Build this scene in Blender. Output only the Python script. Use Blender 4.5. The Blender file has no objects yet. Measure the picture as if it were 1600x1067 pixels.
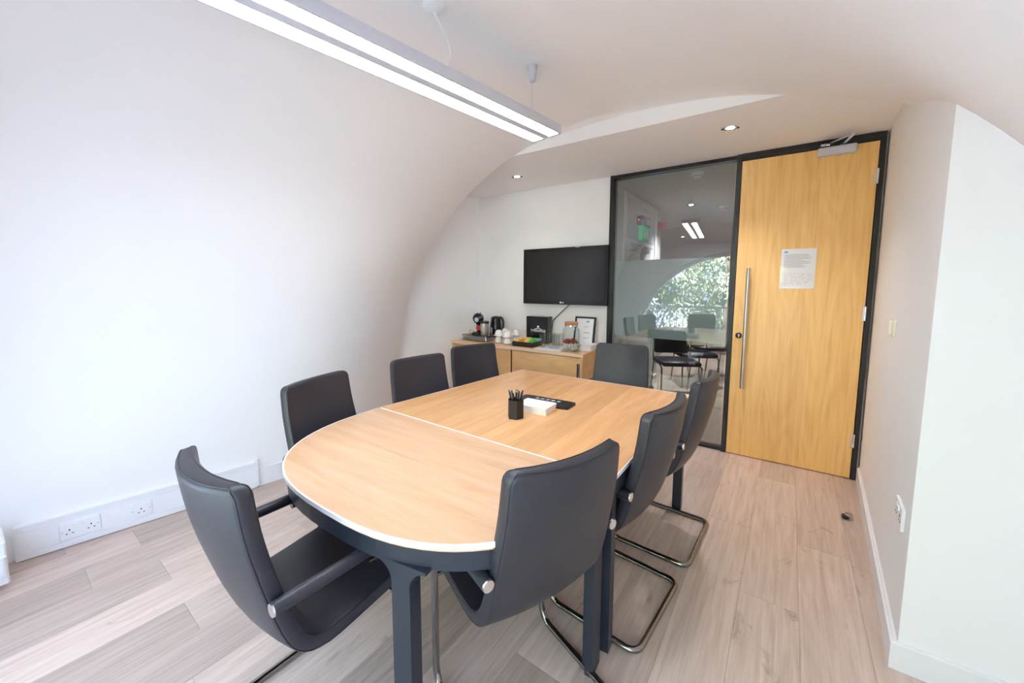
import bpy, math, random
import numpy as np
from mathutils import Vector, Matrix, Euler
random.seed(7)
C = bpy.context.scene.collection
PI = math.pi
sc = bpy.context.scene

# ------------------------------------------------------------------ camera
W_, H_ = 1600.0, 1067.0
F_PX, CX, CY = 600.75, 796.7, 504.7
YAW, PITCH, ROLL = math.radians(34.41), math.radians(5.57), math.radians(0.115)
CAM_H = 1.40
cam = bpy.data.cameras.new('camera')
cam_o = bpy.data.objects.new('camera', cam)
C.objects.link(cam_o)
fw = Vector((-math.sin(YAW)*math.cos(PITCH), math.cos(YAW)*math.cos(PITCH), -math.sin(PITCH)))
rt = Vector((math.cos(YAW), math.sin(YAW), 0))
up = rt.cross(fw)
rt2 = rt*math.cos(ROLL) + up*math.sin(ROLL)
up2 = -rt*math.sin(ROLL) + up*math.cos(ROLL)
cam_o.matrix_world = Matrix(((rt2.x, up2.x, -fw.x, 0), (rt2.y, up2.y, -fw.y, 0), (rt2.z, up2.z, -fw.z, CAM_H), (0, 0, 0, 1)))
cam.sensor_width = 36.0
cam.sensor_fit = 'HORIZONTAL'
cam.lens = 36.0*F_PX/W_
cam.shift_x = (W_/2 - CX)/W_
cam.shift_y = (CY - H_/2)/W_
cam.clip_start = 0.02
sc.camera = cam_o

# ------------------------------------------------------------------ world, sun, exposure
wd = bpy.data.worlds.new('sky')
sc.world = wd
wd.use_nodes = True
nt = wd.node_tree
bg = nt.nodes['Background']
bg.inputs['Color'].default_value = (0.50, 0.68, 1.0, 1)
bg.inputs['Strength'].default_value = 3.0

sun = bpy.data.lights.new('sun', 'SUN')
sun.energy = 68.0
sun.angle = 0.02
sun.color = (0.92, 0.96, 1.04)
sun_o = bpy.data.objects.new('sun', sun)
C.objects.link(sun_o)
sun_o.rotation_euler = Vector((0.25, -0.75, -0.8)).to_track_quat('-Z', 'Y').to_euler()

portal = bpy.data.lights.new('window_portal', 'AREA')   # only tells the sampler where the daylight enters
portal.shape = 'RECTANGLE'
portal.size, portal.size_y = 3.5, 2.0
portal.cycles.is_portal = True
portal_o = bpy.data.objects.new('window_portal', portal)
C.objects.link(portal_o)
portal_o.location = (-0.9, -0.62, 1.1)
portal_o.rotation_euler = (PI/2, 0, 0)

sc.view_settings.view_transform = 'Standard'
sc.view_settings.look = 'None'
sc.view_settings.gamma = 1.0
sc.view_settings.use_curve_mapping = False
sc.view_settings.exposure = 1.10
sc.cycles.max_bounces = 14
sc.cycles.diffuse_bounces = 12
sc.cycles.glossy_bounces = 5
sc.cycles.transparent_max_bounces = 12
sc.cycles.caustics_reflective = False
sc.cycles.caustics_refractive = False
sc.cycles.sample_clamp_indirect = 6.0

# ------------------------------------------------------------------ materials
def mat(name, col, rough=0.5, metal=0.0, spec=0.5, emit=None, estr=0.0, coat=0.0):
    m = bpy.data.materials.new(name)
    m.use_nodes = True
    b = m.node_tree.nodes['Principled BSDF']
    b.inputs['Base Color'].default_value = (*col, 1)
    b.inputs['Roughness'].default_value = rough
    b.inputs['Metallic'].default_value = metal
    b.inputs['Specular IOR Level'].default_value = spec
    b.inputs['Coat Weight'].default_value = coat
    if emit:
        b.inputs['Emission Color'].default_value = (*emit, 1)
        b.inputs['Emission Strength'].default_value = estr
    return m

def N(m, t, **kw):
    n = m.node_tree.nodes.new(t)
    for k, v in kw.items():
        setattr(n, k, v)
    return n

def bump_noise(m, scale, strength, dist=0.001, detail=4, vec=None):
    nt = m.node_tree
    b = nt.nodes['Principled BSDF']
    n = N(m, 'ShaderNodeTexNoise')
    n.inputs['Scale'].default_value = scale
    n.inputs['Detail'].default_value = detail
    if vec is None:
        tc = N(m, 'ShaderNodeTexCoord')
        vec = tc.outputs['Object']
    nt.links.new(vec, n.inputs['Vector'])
    bp = N(m, 'ShaderNodeBump')
    bp.inputs['Strength'].default_value = strength
    bp.inputs['Distance'].default_value = dist
    nt.links.new(n.outputs['Fac'], bp.inputs['Height'])
    nt.links.new(bp.outputs['Normal'], b.inputs['Normal'])
    return n

def ramp(m, fac, stops):
    r = N(m, 'ShaderNodeValToRGB')
    e = r.color_ramp.elements
    while len(e) < len(stops):
        e.new(0.5)
    for i, (p, c) in enumerate(stops):
        e[i].position = p
        e[i].color = (*c, 1)
    m.node_tree.links.new(fac, r.inputs['Fac'])
    return r.outputs['Color']

def wood(name, dark, mid, light, axis='Y', stretch=14.0, scale=3.0, rough=0.4, rings=0.0, coat=0.0, strip=None, pervar=0.0):
    """procedural timber: grain drawn out along axis, optional veneer strips, optional per-object tone"""
    m = mat(name, mid, rough, coat=coat)
    nt = m.node_tree
    b = nt.nodes['Principled BSDF']
    tc = N(m, 'ShaderNodeTexCoord')
    oi = N(m, 'ShaderNodeObjectInfo')
    off = N(m, 'ShaderNodeVectorMath', operation='SCALE')
    off.inputs[0].default_value = (37.0, 53.0, 19.0)
    nt.links.new(oi.outputs['Random'], off.inputs['Scale'])
    add = N(m, 'ShaderNodeVectorMath', operation='ADD')
    nt.links.new(tc.outputs['Object'], add.inputs[0])
    nt.links.new(off.outputs['Vector'], add.inputs[1])
    vec = add.outputs['Vector']
    strip_fac = None
    if strip:
        sep = N(m, 'ShaderNodeSeparateXYZ')
        nt.links.new(tc.outputs['Object'], sep.inputs[0])
        mul = N(m, 'ShaderNodeMath', operation='MULTIPLY')
        nt.links.new(sep.outputs[strip[0]], mul.inputs[0])
        mul.inputs[1].default_value = 1.0/strip[1]
        fl = N(m, 'ShaderNodeMath', operation='FLOOR')
        nt.links.new(mul.outputs[0], fl.inputs[0])
        wn = N(m, 'ShaderNodeTexWhiteNoise', noise_dimensions='1D')
        nt.links.new(fl.outputs[0], wn.inputs['W'])
        strip_fac = wn.outputs['Value']
        so = N(m, 'ShaderNodeVectorMath', operation='SCALE')
        so.inputs[0].default_value = (11.0, 17.0, 23.0)
        nt.links.new(strip_fac, so.inputs['Scale'])
        ad2 = N(m, 'ShaderNodeVectorMath', operation='ADD')
        nt.links.new(vec, ad2.inputs[0])
        nt.links.new(so.outputs['Vector'], ad2.inputs[1])
        vec = ad2.outputs['Vector']
    mp = N(m, 'ShaderNodeMapping')
    s = [stretch]*3
    s['XYZ'.index(axis)] = 1.0
    mp.inputs['Scale'].default_value = s
    nt.links.new(vec, mp.inputs['Vector'])
    n1 = N(m, 'ShaderNodeTexNoise')
    n1.inputs['Scale'].default_value = scale
    n1.inputs['Detail'].default_value = 7
    n1.inputs['Roughness'].default_value = 0.62
    n1.inputs['Distortion'].default_value = 0.6
    nt.links.new(mp.outputs['Vector'], n1.inputs['Vector'])
    fac = n1.outputs['Fac']
    if rings > 0:
        mp2 = N(m, 'ShaderNodeMapping')
        s2 = [2.6]*3
        s2['XYZ'.index(axis)] = 0.32
        mp2.inputs['Scale'].default_value = s2
        nt.links.new(vec, mp2.inputs['Vector'])
        n2 = N(m, 'ShaderNodeTexNoise')
        n2.inputs['Scale'].default_value = 1.6
        n2.inputs['Detail'].default_value = 1.5
        nt.links.new(mp2.outputs['Vector'], n2.inputs['Vector'])
        k = N(m, 'ShaderNodeMath', operation='MULTIPLY')
        nt.links.new(n2.outputs['Fac'], k.inputs[0])
        k.inputs[1].default_value = 95.0
        sn = N(m, 'ShaderNodeMath', operation='SINE')
        nt.links.new(k.outputs[0], sn.inputs[0])
        mix = N(m, 'ShaderNodeMath', operation='MULTIPLY_ADD')
        nt.links.new(sn.outputs[0], mix.inputs[0])
        mix.inputs[1].default_value = rings
        nt.links.new(fac, mix.inputs[2])
        fac = mix.outputs[0]
    col = ramp(m, fac, [(0.30, dark), (0.5, mid), (0.70, light)])
    if strip_fac is not None or pervar:
        hs = N(m, 'ShaderNodeHueSaturation')
        mr = N(m, 'ShaderNodeMapRange')
        nt.links.new(strip_fac if strip_fac is not None else oi.outputs['Random'], mr.inputs['Value'])
        d = strip[2] if strip else pervar
        mr.inputs['To Min'].default_value = 1.0 - d
        mr.inputs['To Max'].default_value = 1.0 + d
        nt.links.new(mr.outputs[0], hs.inputs['Value'])
        nt.links.new(col, hs.inputs['Color'])
        col = hs.outputs['Color']
    nt.links.new(col, b.inputs['Base Color'])
    bp = N(m, 'ShaderNodeBump')
    bp.inputs['Strength'].default_value = 0.06
    bp.inputs['Distance'].default_value = 0.002
    nt.links.new(n1.outputs['Fac'], bp.inputs['Height'])
    nt.links.new(bp.outputs['Normal'], b.inputs['Normal'])
    return m

M = {}
M['wall'] = mat('white_wall_paint', (0.90, 0.89, 0.888), 0.65, spec=0.25)
bump_noise(M['wall'], 9.0, 0.05, 0.004, 3)
M['ceil'] = mat('white_ceiling_paint', (0.88, 0.86, 0.855), 0.7, spec=0.2)
bump_noise(M['ceil'], 9.0, 0.04, 0.004, 3)
M['trim'] = mat('white_gloss_trim', (0.84, 0.84, 0.85), 0.35)
M['upvc'] = mat('white_plastic', (0.86, 0.87, 0.88), 0.3)
M['cream'] = mat('cream_plastic', (0.85, 0.80, 0.68), 0.35)
M['hole'] = mat('dark_slot', (0.01, 0.01, 0.01), 0.8)
M['plank'] = wood('pale_oak_plank', (0.48, 0.36, 0.30), (0.585, 0.455, 0.385), (0.66, 0.53, 0.46), 'Y', 20.0, 2.4, 0.30, rings=0.03, pervar=0.19)
# knots and dark cracks on the oak boards
def knots(m):
    nt = m.node_tree
    b = nt.nodes['Principled BSDF']
    src = b.inputs['Base Color'].links[0].from_socket
    addn = [n for n in nt.nodes if n.type == 'VECT_MATH' and n.operation == 'ADD'][0]
    mp = N(m, 'ShaderNodeMapping')
    mp.inputs['Scale'].default_value = (5.0, 1.5, 5.0)
    nt.links.new(addn.outputs['Vector'], mp.inputs['Vector'])
    n = N(m, 'ShaderNodeTexNoise')
    n.inputs['Scale'].default_value = 1.25
    n.inputs['Detail'].default_value = 5
    n.inputs['Roughness'].default_value = 0.7
    n.inputs['Distortion'].default_value = 1.2
    nt.links.new(mp.outputs['Vector'], n.inputs['Vector'])
    fac = ramp(m, n.outputs['Fac'], [(0.60, (0, 0, 0)), (0.76, (1, 1, 1))])
    mx = N(m, 'ShaderNodeMixRGB')
    nt.links.new(fac, mx.inputs['Fac'])
    nt.links.new(src, mx.inputs['Color1'])
    mx.inputs['Color2'].default_value = (0.22, 0.17, 0.15, 1)
    nt.links.new(mx.outputs['Color'], b.inputs['Base Color'])
knots(M['plank'])
M['subfloor'] = mat('dark_joint', (0.24, 0.18, 0.15), 0.9)
M['maple_y'] = wood('maple_veneer_long', (0.68, 0.35, 0.145), (0.745, 0.41, 0.185), (0.80, 0.47, 0.235), 'Y', 9.0, 1.8, 0.25, rings=0.012, strip=('X', 0.155, 0.10))
M['maple_x'] = wood('maple_veneer_cross', (0.66, 0.40, 0.23), (0.72, 0.45, 0.27), (0.77, 0.50, 0.32), 'X', 9.0, 1.8, 0.27, rings=0.015, strip=('Y', 0.135, 0.07))
M['cab'] = wood('cabinet_birch', (0.60, 0.32, 0.12), (0.72, 0.42, 0.18), (0.80, 0.53, 0.27), 'X', 3.0, 2.6, 0.4)
M['oak'] = wood('door_ash_veneer', (0.77, 0.44, 0.145), (0.86, 0.52, 0.185), (0.90, 0.575, 0.23), 'Z', 22.0, 1.7, 0.30, rings=0.06, strip=('X', 0.265, 0.025))
M['edge'] = mat('white_table_edge', (0.80, 0.78, 0.76), 0.4)
M['navy'] = mat('dark_blue_grey_metal', (0.020, 0.025, 0.038), 0.42)
M['leather'] = mat('black_leather', (0.031, 0.030, 0.039), 0.40, spec=0.5)
bump_noise(M['leather'], 260.0, 0.18, 0.0006, 5)
M['piping'] = mat('leather_piping', (0.018, 0.018, 0.022), 0.35)
M['chrome'] = mat('smoked_chrome', (0.32, 0.30, 0.275), 0.12, 1.0)
M['bright'] = mat('bright_chrome', (0.80, 0.80, 0.82), 0.15, 1.0)
M['steel'] = mat('brushed_steel', (0.60, 0.58, 0.56), 0.30, 1.0)
bump_noise(M['steel'], 40.0, 0.05, 0.0005)
M['alu'] = mat('silver_paint', (0.60, 0.60, 0.66), 0.4, 0.1)
M['blackframe'] = mat('black_frame_paint', (0.012, 0.012, 0.014), 0.4)
M['black'] = mat('black_plastic', (0.014, 0.014, 0.016), 0.35)
M['gloss'] = mat('gloss_black', (0.008, 0.008, 0.010), 0.08)
M['screen'] = mat('tv_screen', (0.012, 0.012, 0.013), 0.14, spec=0.6)
M['paper'] = mat('white_paper', (0.84, 0.84, 0.85), 0.7)
M['ink'] = mat('grey_print', (0.35, 0.36, 0.40), 0.8)
M['blueink'] = mat('blue_print', (0.25, 0.42, 0.62), 0.8)
M['white'] = mat('white_print', (0.85, 0.85, 0.85), 0.5)
M['china'] = mat('white_china', (0.84, 0.83, 0.81), 0.15, coat=0.3)
M['cork'] = wood('lid_wood', (0.33, 0.15, 0.05), (0.50, 0.25, 0.09), (0.60, 0.33, 0.14), 'X', 5.0, 9.0, 0.5)
M['red'] = mat('red_plastic', (0.62, 0.02, 0.02), 0.3)
M['redsweet'] = mat('red_wrapper', (0.36, 0.05, 0.03), 0.4)
M['green'] = mat('green_sign', (0.0, 0.30, 0.13), 0.4)
M['signlit'] = mat('lit_exit_sign', (0.0, 0.34, 0.15), 0.4, emit=(0.0, 0.40, 0.16), estr=0.25)
M['foil'] = mat('sachet_green', (0.08, 0.42, 0.07), 0.4)
M['orange'] = mat('sachet_orange', (0.72, 0.20, 0.03), 0.4)
M['yellow'] = mat('sachet_yellow', (0.78, 0.58, 0.14), 0.4)
M['beige'] = mat('sachet_beige', (0.68, 0.60, 0.45), 0.5)
M['teal'] = mat('sachet_teal', (0.25, 0.45, 0.40), 0.4)
M['strip'] = mat('lamp_diffuser', (0.9, 0.9, 0.9), 0.4, emit=(0.91, 0.97, 1.08), estr=14.5)
M['spot'] = mat('downlight_lamp', (0.9, 0.9, 0.9), 0.4, emit=(1.0, 0.95, 0.90), estr=60.0)
M['led'] = mat('red_led', (0.5, 0.0, 0.0), 0.4, emit=(1, 0.05, 0.03), estr=4.0)
M['corr'] = mat('grey_corridor_paint', (0.62, 0.63, 0.62), 0.6)
M['corrceil'] = mat('grey_corridor_ceiling', (0.55, 0.56, 0.56), 0.7)
M['mesh'] = mat('wire_mesh', (0.45, 0.45, 0.46), 0.35, 0.8)
M['ground'] = mat('ground', (0.18, 0.19, 0.205), 0.9)
M['bark'] = mat('bark', (0.13, 0.09, 0.06), 0.9)
bump_noise(M['bark'], 20, 0.5, 0.02)
def leafmat():
    m = mat('leaf', (0.2, 0.3, 0.08), 0.6)
    nt = m.node_tree
    tc = N(m, 'ShaderNodeTexCoord')
    n = N(m, 'ShaderNodeTexNoise')
    n.inputs['Scale'].default_value = 2.5
    n.inputs['Detail'].default_value = 4
    nt.links.new(tc.outputs['Object'], n.inputs['Vector'])
    nt.links.new(ramp(m, n.outputs['Fac'], [(0.3, (0.17, 0.21, 0.12)), (0.52, (0.40, 0.44, 0.30)), (0.7, (0.68, 0.69, 0.56))]), nt.nodes['Principled BSDF'].inputs['Base Color'])
    return m
M['leaf'] = leafmat()

def thin_glass(name, tint, ior, rough=0.0):
    m = bpy.data.materials.new(name)
    m.use_nodes = True
    nt = m.node_tree
    for n in list(nt.nodes):
        if n.type == 'BSDF_PRINCIPLED':
            nt.nodes.remove(n)
    out = nt.nodes['Material Output']
    tr = N(m, 'ShaderNodeBsdfTransparent')
    tr.inputs['Color'].default_value = (*tint, 1)
    gl = N(m, 'ShaderNodeBsdfGlossy')
    gl.inputs['Roughness'].default_value = rough
    gl.inputs['Color'].default_value = (1, 1, 1, 1)
    fr = N(m, 'ShaderNodeFresnel')
    fr.inputs['IOR'].default_value = ior
    geo = N(m, 'ShaderNodeNewGeometry')
    # fresnel from outside on either side of the sheet
    inv = N(m, 'ShaderNodeMath', operation='MULTIPLY')
    sub = N(m, 'ShaderNodeMath', operation='SUBTRACT')
    sub.inputs[0].default_value = 1.0
    nt.links.new(geo.outputs['Backfacing'], sub.inputs[1])
    nt.links.new(fr.outputs['Fac'], inv.inputs[0])
    nt.links.new(sub.outputs[0], inv.inputs[1])
    mx = N(m, 'ShaderNodeMixShader')
    nt.links.new(inv.outputs[0], mx.inputs['Fac'])
    nt.links.new(tr.outputs[0], mx.inputs[1])
    nt.links.new(gl.outputs[0], mx.inputs[2])
    nt.links.new(mx.outputs[0], out.inputs['Surface'])
    return m
M['pane'] = thin_glass('partition_glass', (0.80, 0.85, 0.84), 2.4)
M['winpane'] = thin_glass('window_glass', (0.97, 0.98, 0.98), 1.45)
M['tumbler'] = thin_glass('clear_glass', (0.93, 0.95, 0.95), 1.6, 0.02)
M['sleeve'] = thin_glass('clear_sleeve', (0.97, 0.97, 0.97), 1.5, 0.05)
def filmmat():
    m = bpy.data.materials.new('frosted_film')
    m.use_nodes = True
    nt = m.node_tree
    nt.nodes.remove(nt.nodes['Principled BSDF'])
    d = N(m, 'ShaderNodeBsdfDiffuse')
    d.inputs['Color'].default_value = (0.78, 0.81, 0.83, 1)
    t = N(m, 'ShaderNodeBsdfTranslucent')
    t.inputs['Color'].default_value = (0.7, 0.75, 0.76, 1)
    a = N(m, 'ShaderNodeMixShader')
    a.inputs['Fac'].default_value = 0.55
    nt.links.new(d.outputs[0], a.inputs[1])
    nt.links.new(t.outputs[0], a.inputs[2])
    nt.links.new(a.outputs[0], nt.nodes['Material Output'].inputs['Surface'])
    return m
M['film'] = filmmat()

# ------------------------------------------------------------------ mesh helpers
class MB:
    def __init__(self):
        self.v, self.f = [], []
    def add(self, vs, fs, mtx=None):
        o = len(self.v)
        for p in vs:
            p = Vector(p)
            if mtx is not None:
                p = mtx @ p
            self.v.append(p)
        for f in fs:
            self.f.append(tuple(i+o for i in f))
        return self
    def box(self, x0, x1, y0, y1, z0, z1, mtx=None, bev=0.0):
        if bev <= 0:
            vs = [(x0,y0,z0),(x1,y0,z0),(x1,y1,z0),(x0,y1,z0),(x0,y0,z1),(x1,y0,z1),(x1,y1,z1),(x0,y1,z1)]
            return self.add(vs, [(0,3,2,1),(4,5,6,7),(0,1,5,4),(1,2,6,5),(2,3,7,6),(3,0,4,7)], mtx)
        # chamfered box: 24 corners
        b = bev
        vs = []
        X, Y, Z = (x0, x1), (y0, y1), (z0, z1)
        idx = {}
        for i in (0, 1):
            for j in (0, 1):
                for k in (0, 1):
                    sx, sy, sz = (1-2*i), (1-2*j), (1-2*k)
                    for a in range(3):
                        p = [X[i]+sx*b, Y[j]+sy*b, Z[k]+sz*b]
                        p[a] = (X[i], Y[j], Z[k])[a]
                        idx[(i, j, k, a)] = len(vs)
                        vs.append(tuple(p))
        fs = []
        def q(*ks): fs.append(tuple(idx[k] for k in ks))
        q((0,0,0,0),(0,0,1,0),(0,1,1,0),(0,1,0,0)); q((1,0,0,0),(1,1,0,0),(1,1,1,0),(1,0,1,0))
        q((0,0,0,1),(1,0,0,1),(1,0,1,1),(0,0,1,1)); q((0,1,0,1),(0,1,1,1),(1,1,1,1),(1,1,0,1))
        q((0,0,0,2),(0,1,0,2),(1,1,0,2),(1,0,0,2)); q((0,0,1,2),(1,0,1,2),(1,1,1,2),(0,1,1,2))
        for i in (0, 1):
            for j in (0, 1):
                e = [(i,j,0,0),(i,j,1,0),(i,j,1,1),(i,j,0,1)]
                q(*(e if (i == j) else e[::-1]))
        for i in (0, 1):
            for k in (0, 1):
                e = [(i,0,k,0),(i,0,k,2),(i,1,k,2),(i,1,k,0)]
                q(*(e if (i == k) else e[::-1]))
        for j in (0, 1):
            for k in (0, 1):
                e = [(0,j,k,1),(1,j,k,1),(1,j,k,2),(0,j,k,2)]
                q(*(e if (j == k) else e[::-1]))
        for i in (0, 1):
            for j in (0, 1):
                for k in (0, 1):
                    e = [(i,j,k,0),(i,j,k,1),(i,j,k,2)]
                    q(*(e if (i+j+k) % 2 == 0 else e[::-1]))
        return self.add(vs, fs, mtx)
    def tube(self, pts, r, n=10, caps=True, closed=False, flat=1.0, mtx=None):
        pts = [Vector(p) for p in pts]
        m = len(pts)
        rings = []
        prevn = None
        for i, p in enumerate(pts):
            if closed:
                t = (pts[(i+1) % m]-pts[i-1]).normalized()
            else:
                t = (pts[min(i+1, m-1)]-pts[max(i-1, 0)]).normalized()
            if prevn is None:
                a = Vector((0, 0, 1)) if abs(t.z) < 0.9 else Vector((1, 0, 0))
                nn = (a - t*a.dot(t)).normalized()
            else:
                nn = (prevn - t*prevn.dot(t)).normalized()
            prevn = nn
            bb = t.cross(nn)
            rr = r[i] if isinstance(r, (list, tuple)) else r
            rings.append([p + nn*(rr*math.cos(2*PI*k/n)) + bb*(rr*flat*math.sin(2*PI*k/n)) for k in range(n)])
        vs = [q for ring in rings for q in ring]
        fs = []
        for i in range(m if closed else m-1):
            j = (i+1) % m
            for k in range(n):
                k2 = (k+1) % n
                fs.append((i*n+k, i*n+k2, j*n+k2, j*n+k))
        if caps and not closed:
            fs.append(tuple(range(n))[::-1])
            fs.append(tuple((m-1)*n+k for k in range(n)))
        return self.add(vs, fs, mtx)
    def lathe(self, prof, n=24, mtx=None, closed_profile=False):
        vs, fs = [], []
        m = len(prof)
        for (r, z) in prof:
            for k in range(n):
                a = 2*PI*k/n
                vs.append((r*math.cos(a), r*math.sin(a), z))
        for i in range(m-1 if not closed_profile else m):
            j = (i+1) % m
            for k in range(n):
                k2 = (k+1) % n
                fs.append((i*n+k, i*n+k2, j*n+k2, j*n+k))
        if not closed_profile:
            if prof[0][0] > 1e-5: fs.append(tuple(range(n))[::-1])
            if prof[-1][0] > 1e-5: fs.append(tuple((m-1)*n+k for k in range(n)))
        return self.add(vs, fs, mtx)
    def prism(self, poly, z0, z1, mtx=None):
        n = len(poly)
        vs = [(x, y, z0) for x, y in poly] + [(x, y, z1) for x, y in poly]
        fs = [tuple(range(n))[::-1], tuple(range(n, 2*n))]
        for i in range(n):
            j = (i+1) % n
            fs.append((i, j, n+j, n+i))
        return self.add(vs, fs, mtx)
    def grid(self, rows):
        m, n = len(rows), len(rows[0])
        vs = [p for r in rows for p in r]
        fs = [(i*n+k, i*n+k+1, (i+1)*n+k+1, (i+1)*n+k) for i in range(m-1) for k in range(n-1)]
        return self.add(vs, fs)
    def build(self, name, m, parent=None, smooth=False, angle=40):
        me = bpy.data.meshes.new(name)
        me.from_pydata([tuple(p) for p in self.v], [], self.f)
        me.validate()
        import bmesh
        bm = bmesh.new()
        bm.from_mesh(me)
        bmesh.ops.recalc_face_normals(bm, faces=bm.faces)
        bm.to_mesh(me)
        bm.free()
        me.materials.append(m)
        if smooth:
            me.polygons.foreach_set('use_smooth', [True]*len(me.polygons))
            me.set_sharp_from_angle(angle=math.radians(angle))
        o = bpy.data.objects.new(name, me)
        C.objects.link(o)
        if parent is not None:
            o.parent = parent
        return o

def tag(o, label, cat, group=None, kind=None):
    o['label'] = label
    o['category'] = cat
    if group: o['group'] = group
    if kind: o['kind'] = kind
    return o
def thing(name, label, cat, loc=(0, 0, 0), rz=0.0, group=None):
    o = bpy.data.objects.new(name, None)
    C.objects.link(o)
    o.empty_display_size = 0.05
    o.location = loc
    o.rotation_euler = (0, 0, rz)
    return tag(o, label, cat, group)
def struct(o):
    o['kind'] = 'structure'
    return o
def dup(root, loc, rz, label, group=None):
    r = root.copy(); C.objects.link(r)
    r.location = loc; r.rotation_euler = (0, 0, rz)
    r['label'] = label
    if group: r['group'] = group
    for ch in list(root.children):
        c = ch.copy(); C.objects.link(c); c.parent = r
        for g in list(ch.children):
            d = g.copy(); C.objects.link(d); d.parent = c
    return r
def arc(cx, cy, r, a0, a1, n):
    return [(cx+r*math.cos(math.radians(a0+(a1-a0)*i/n)), cy+r*math.sin(math.radians(a0+(a1-a0)*i/n))) for i in range(n+1)]
def rrect(x0, x1, y0, y1, r, n=5):
    return (arc(x1-r, y1-r, r, 0, 90, n)+arc(x0+r, y1-r, r, 90, 180, n)+arc(x0+r, y0+r, r, 180, 270, n)+arc(x1-r, y0+r, r, 270, 360, n))
def text_mesh(name, s, size, m, parent, mtx, extrude=0.0006):
    cu = bpy.data.curves.new(name, 'FONT')
    cu.body = s
    cu.size = size
    cu.align_x = 'CENTER'
    cu.extrude = extrude
    cu.offset = size*0.018
    to = bpy.data.objects.new(name, cu)
    C.objects.link(to)
    dg = bpy.context.evaluated_depsgraph_get()
    me = bpy.data.meshes.new_from_object(to.evaluated_get(dg))
    bpy.data.objects.remove(to)
    me.transform(mtx)
    me.materials.clear(); me.materials.append(m)
    o = bpy.data.objects.new(name, me)
    C.objects.link(o)
    o.parent = parent
    return o
FACE_NEG_Y = Matrix(((1, 0, 0, 0), (0, 0, -1, 0), (0, 1, 0, 0), (0, 0, 0, 1)))     # text plane facing the camera side (-Y)

# ------------------------------------------------------------------ room shell
YB = 3.66            # partition / back wall plane
YE = 2.644           # end of the vault
YF = -0.40           # window wall
ZC = 2.43            # flat ceiling of the alcove
# vault sections (X, Z)
S1L = [(-3.27, 0.0), (-3.25, 0.33), (-3.214, 0.647), (-3.129, 1.044), (-2.941, 1.5), (-2.582, 1.92), (-2.23, 2.209), (-1.856, 2.403), (-1.586, 2.484), (-1.341, 2.512), (-0.892, 2.533),
       (-0.591, 2.525), (-0.41, 2.512), (-0.212, 2.478), (0.071, 2.407), (0.403, 2.290), (0.448, 2.273), (0.70, 2.12), (1.0, 1.82), (1.25, 1.42), (1.40, 1.0), (1.47, 0.6), (1.50, 0.0)]
C1 = -0.89
th1 = np.array([math.atan2(z, x-C1) for x, z in S1L])[::-1]
rr1 = np.array([math.hypot(z, x-C1) for x, z in S1L])[::-1]
def pchip(x, y, q):
    h = np.diff(x); d = np.diff(y)/h
    m = np.zeros_like(y)
    m[1:-1] = np.where(d[:-1]*d[1:] > 0, 2*d[:-1]*d[1:]/(d[:-1]+d[1:]+1e-12), 0)
    m[0], m[-1] = d[0], d[-1]
    i = np.clip(np.searchsorted(x, q)-1, 0, len(h)-1)
    t = (q-x[i])/h[i]
    return (2*t**3-3*t*t+1)*y[i]+(t**3-2*t*t+t)*h[i]*m[i]+(-2*t**3+3*t*t)*y[i+1]+(t**3-t*t)*h[i]*m[i+1]
TH = np.linspace(0, PI, 97)
R1 = pchip(th1, rr1, TH)
def r0(th):
    c, s = abs(math.cos(th)), abs(math.sin(th))
    a, n = (1.885, 2.7) if math.cos(th) < 0 else (1.97, 2.0)
    H = 2.52
    return ((c/a)**n + (s/H)**n)**(-1.0/n)
R0 = np.array([r0(t) for t in TH])
# soften the join of the two quarter curves at the crown
for _ in range(30):
    R0[40:57] = (R0[39:56]+2*R0[40:57]+R0[41:58])/4
    R1[1:-1] = (R1[:-2]*0.1+R1[1:-1]*0.8+R1[2:]*0.1) if _ < 4 else R1[1:-1]
def vault_section(y):
    if y <= 1.25:
        t = 0.0
    else:
        t = ((y-1.25)/(YE-1.25))
        t = t*t*(1.6-0.6*t)
    c = (-1.0 + 0.184*(y-1.3))*(1-t) + C1*t
    r = R0*(1-t) + R1*t
    return [(c+r[i]*math.cos(TH[i]), r[i]*math.sin(TH[i])) for i in range(len(TH))]
def vault_z(x, y):
    s = vault_section(y)
    for i in range(len(s)-1):
        if s[i+1][0] <= x <= s[i][0]:
            k = (s[i][0]-x)/(s[i][0]-s[i+1][0]+1e-9)
            return s[i][1]+(s[i+1][1]-s[i][1])*k
    return 0.0
ys = list(np.linspace(YF-0.02, 1.25, 8))+list(np.linspace(1.25, YE, 20))[1:]
rows, outer = [], []
for y in ys:
    s = vault_section(y)
    rows.append([(x, y, z) for x, z in s])
    cxm = sum(p[0] for p in s)/len(s)
    outer.append([(cxm+(x-cxm)*1.10, y, z*1.09+(0.0 if z > 0.01 else 0)) for x, z in s])
mb = MB()
mb.grid(rows)
mb.grid(outer)
mb.grid([rows[-1], outer[-1]])
mb.grid([rows[0], outer[0]])
vault = struct(mb.build('ceiling', M['wall'], smooth=True, angle=50))
# end wall closing the vault off from the wider alcove box
mb = MB()
edge = [(x, z) for x, z in vault_section(YE)]
rim = []
for x, z in edge:
    dx, dz = x-C1, z
    k = min(3.0/abs(dx) if abs(dx) > 1e-6 else 1e9, 2.66/dz if dz > 1e-6 else 1e9)
    rim.append((C1+dx*k, dz*k))
for yy in (YE-0.10, YE-0.001):
    mb.grid([[(x*1.0, yy, z+(0.02 if yy < YE-0.05 else 0.0)) for x, z in edge], [(x, yy, z) for x, z in rim]])
struct(mb.build('wall_back.005', M['wall']))
def left_base(y):
    return vault_section(y)[-1][0]

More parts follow.
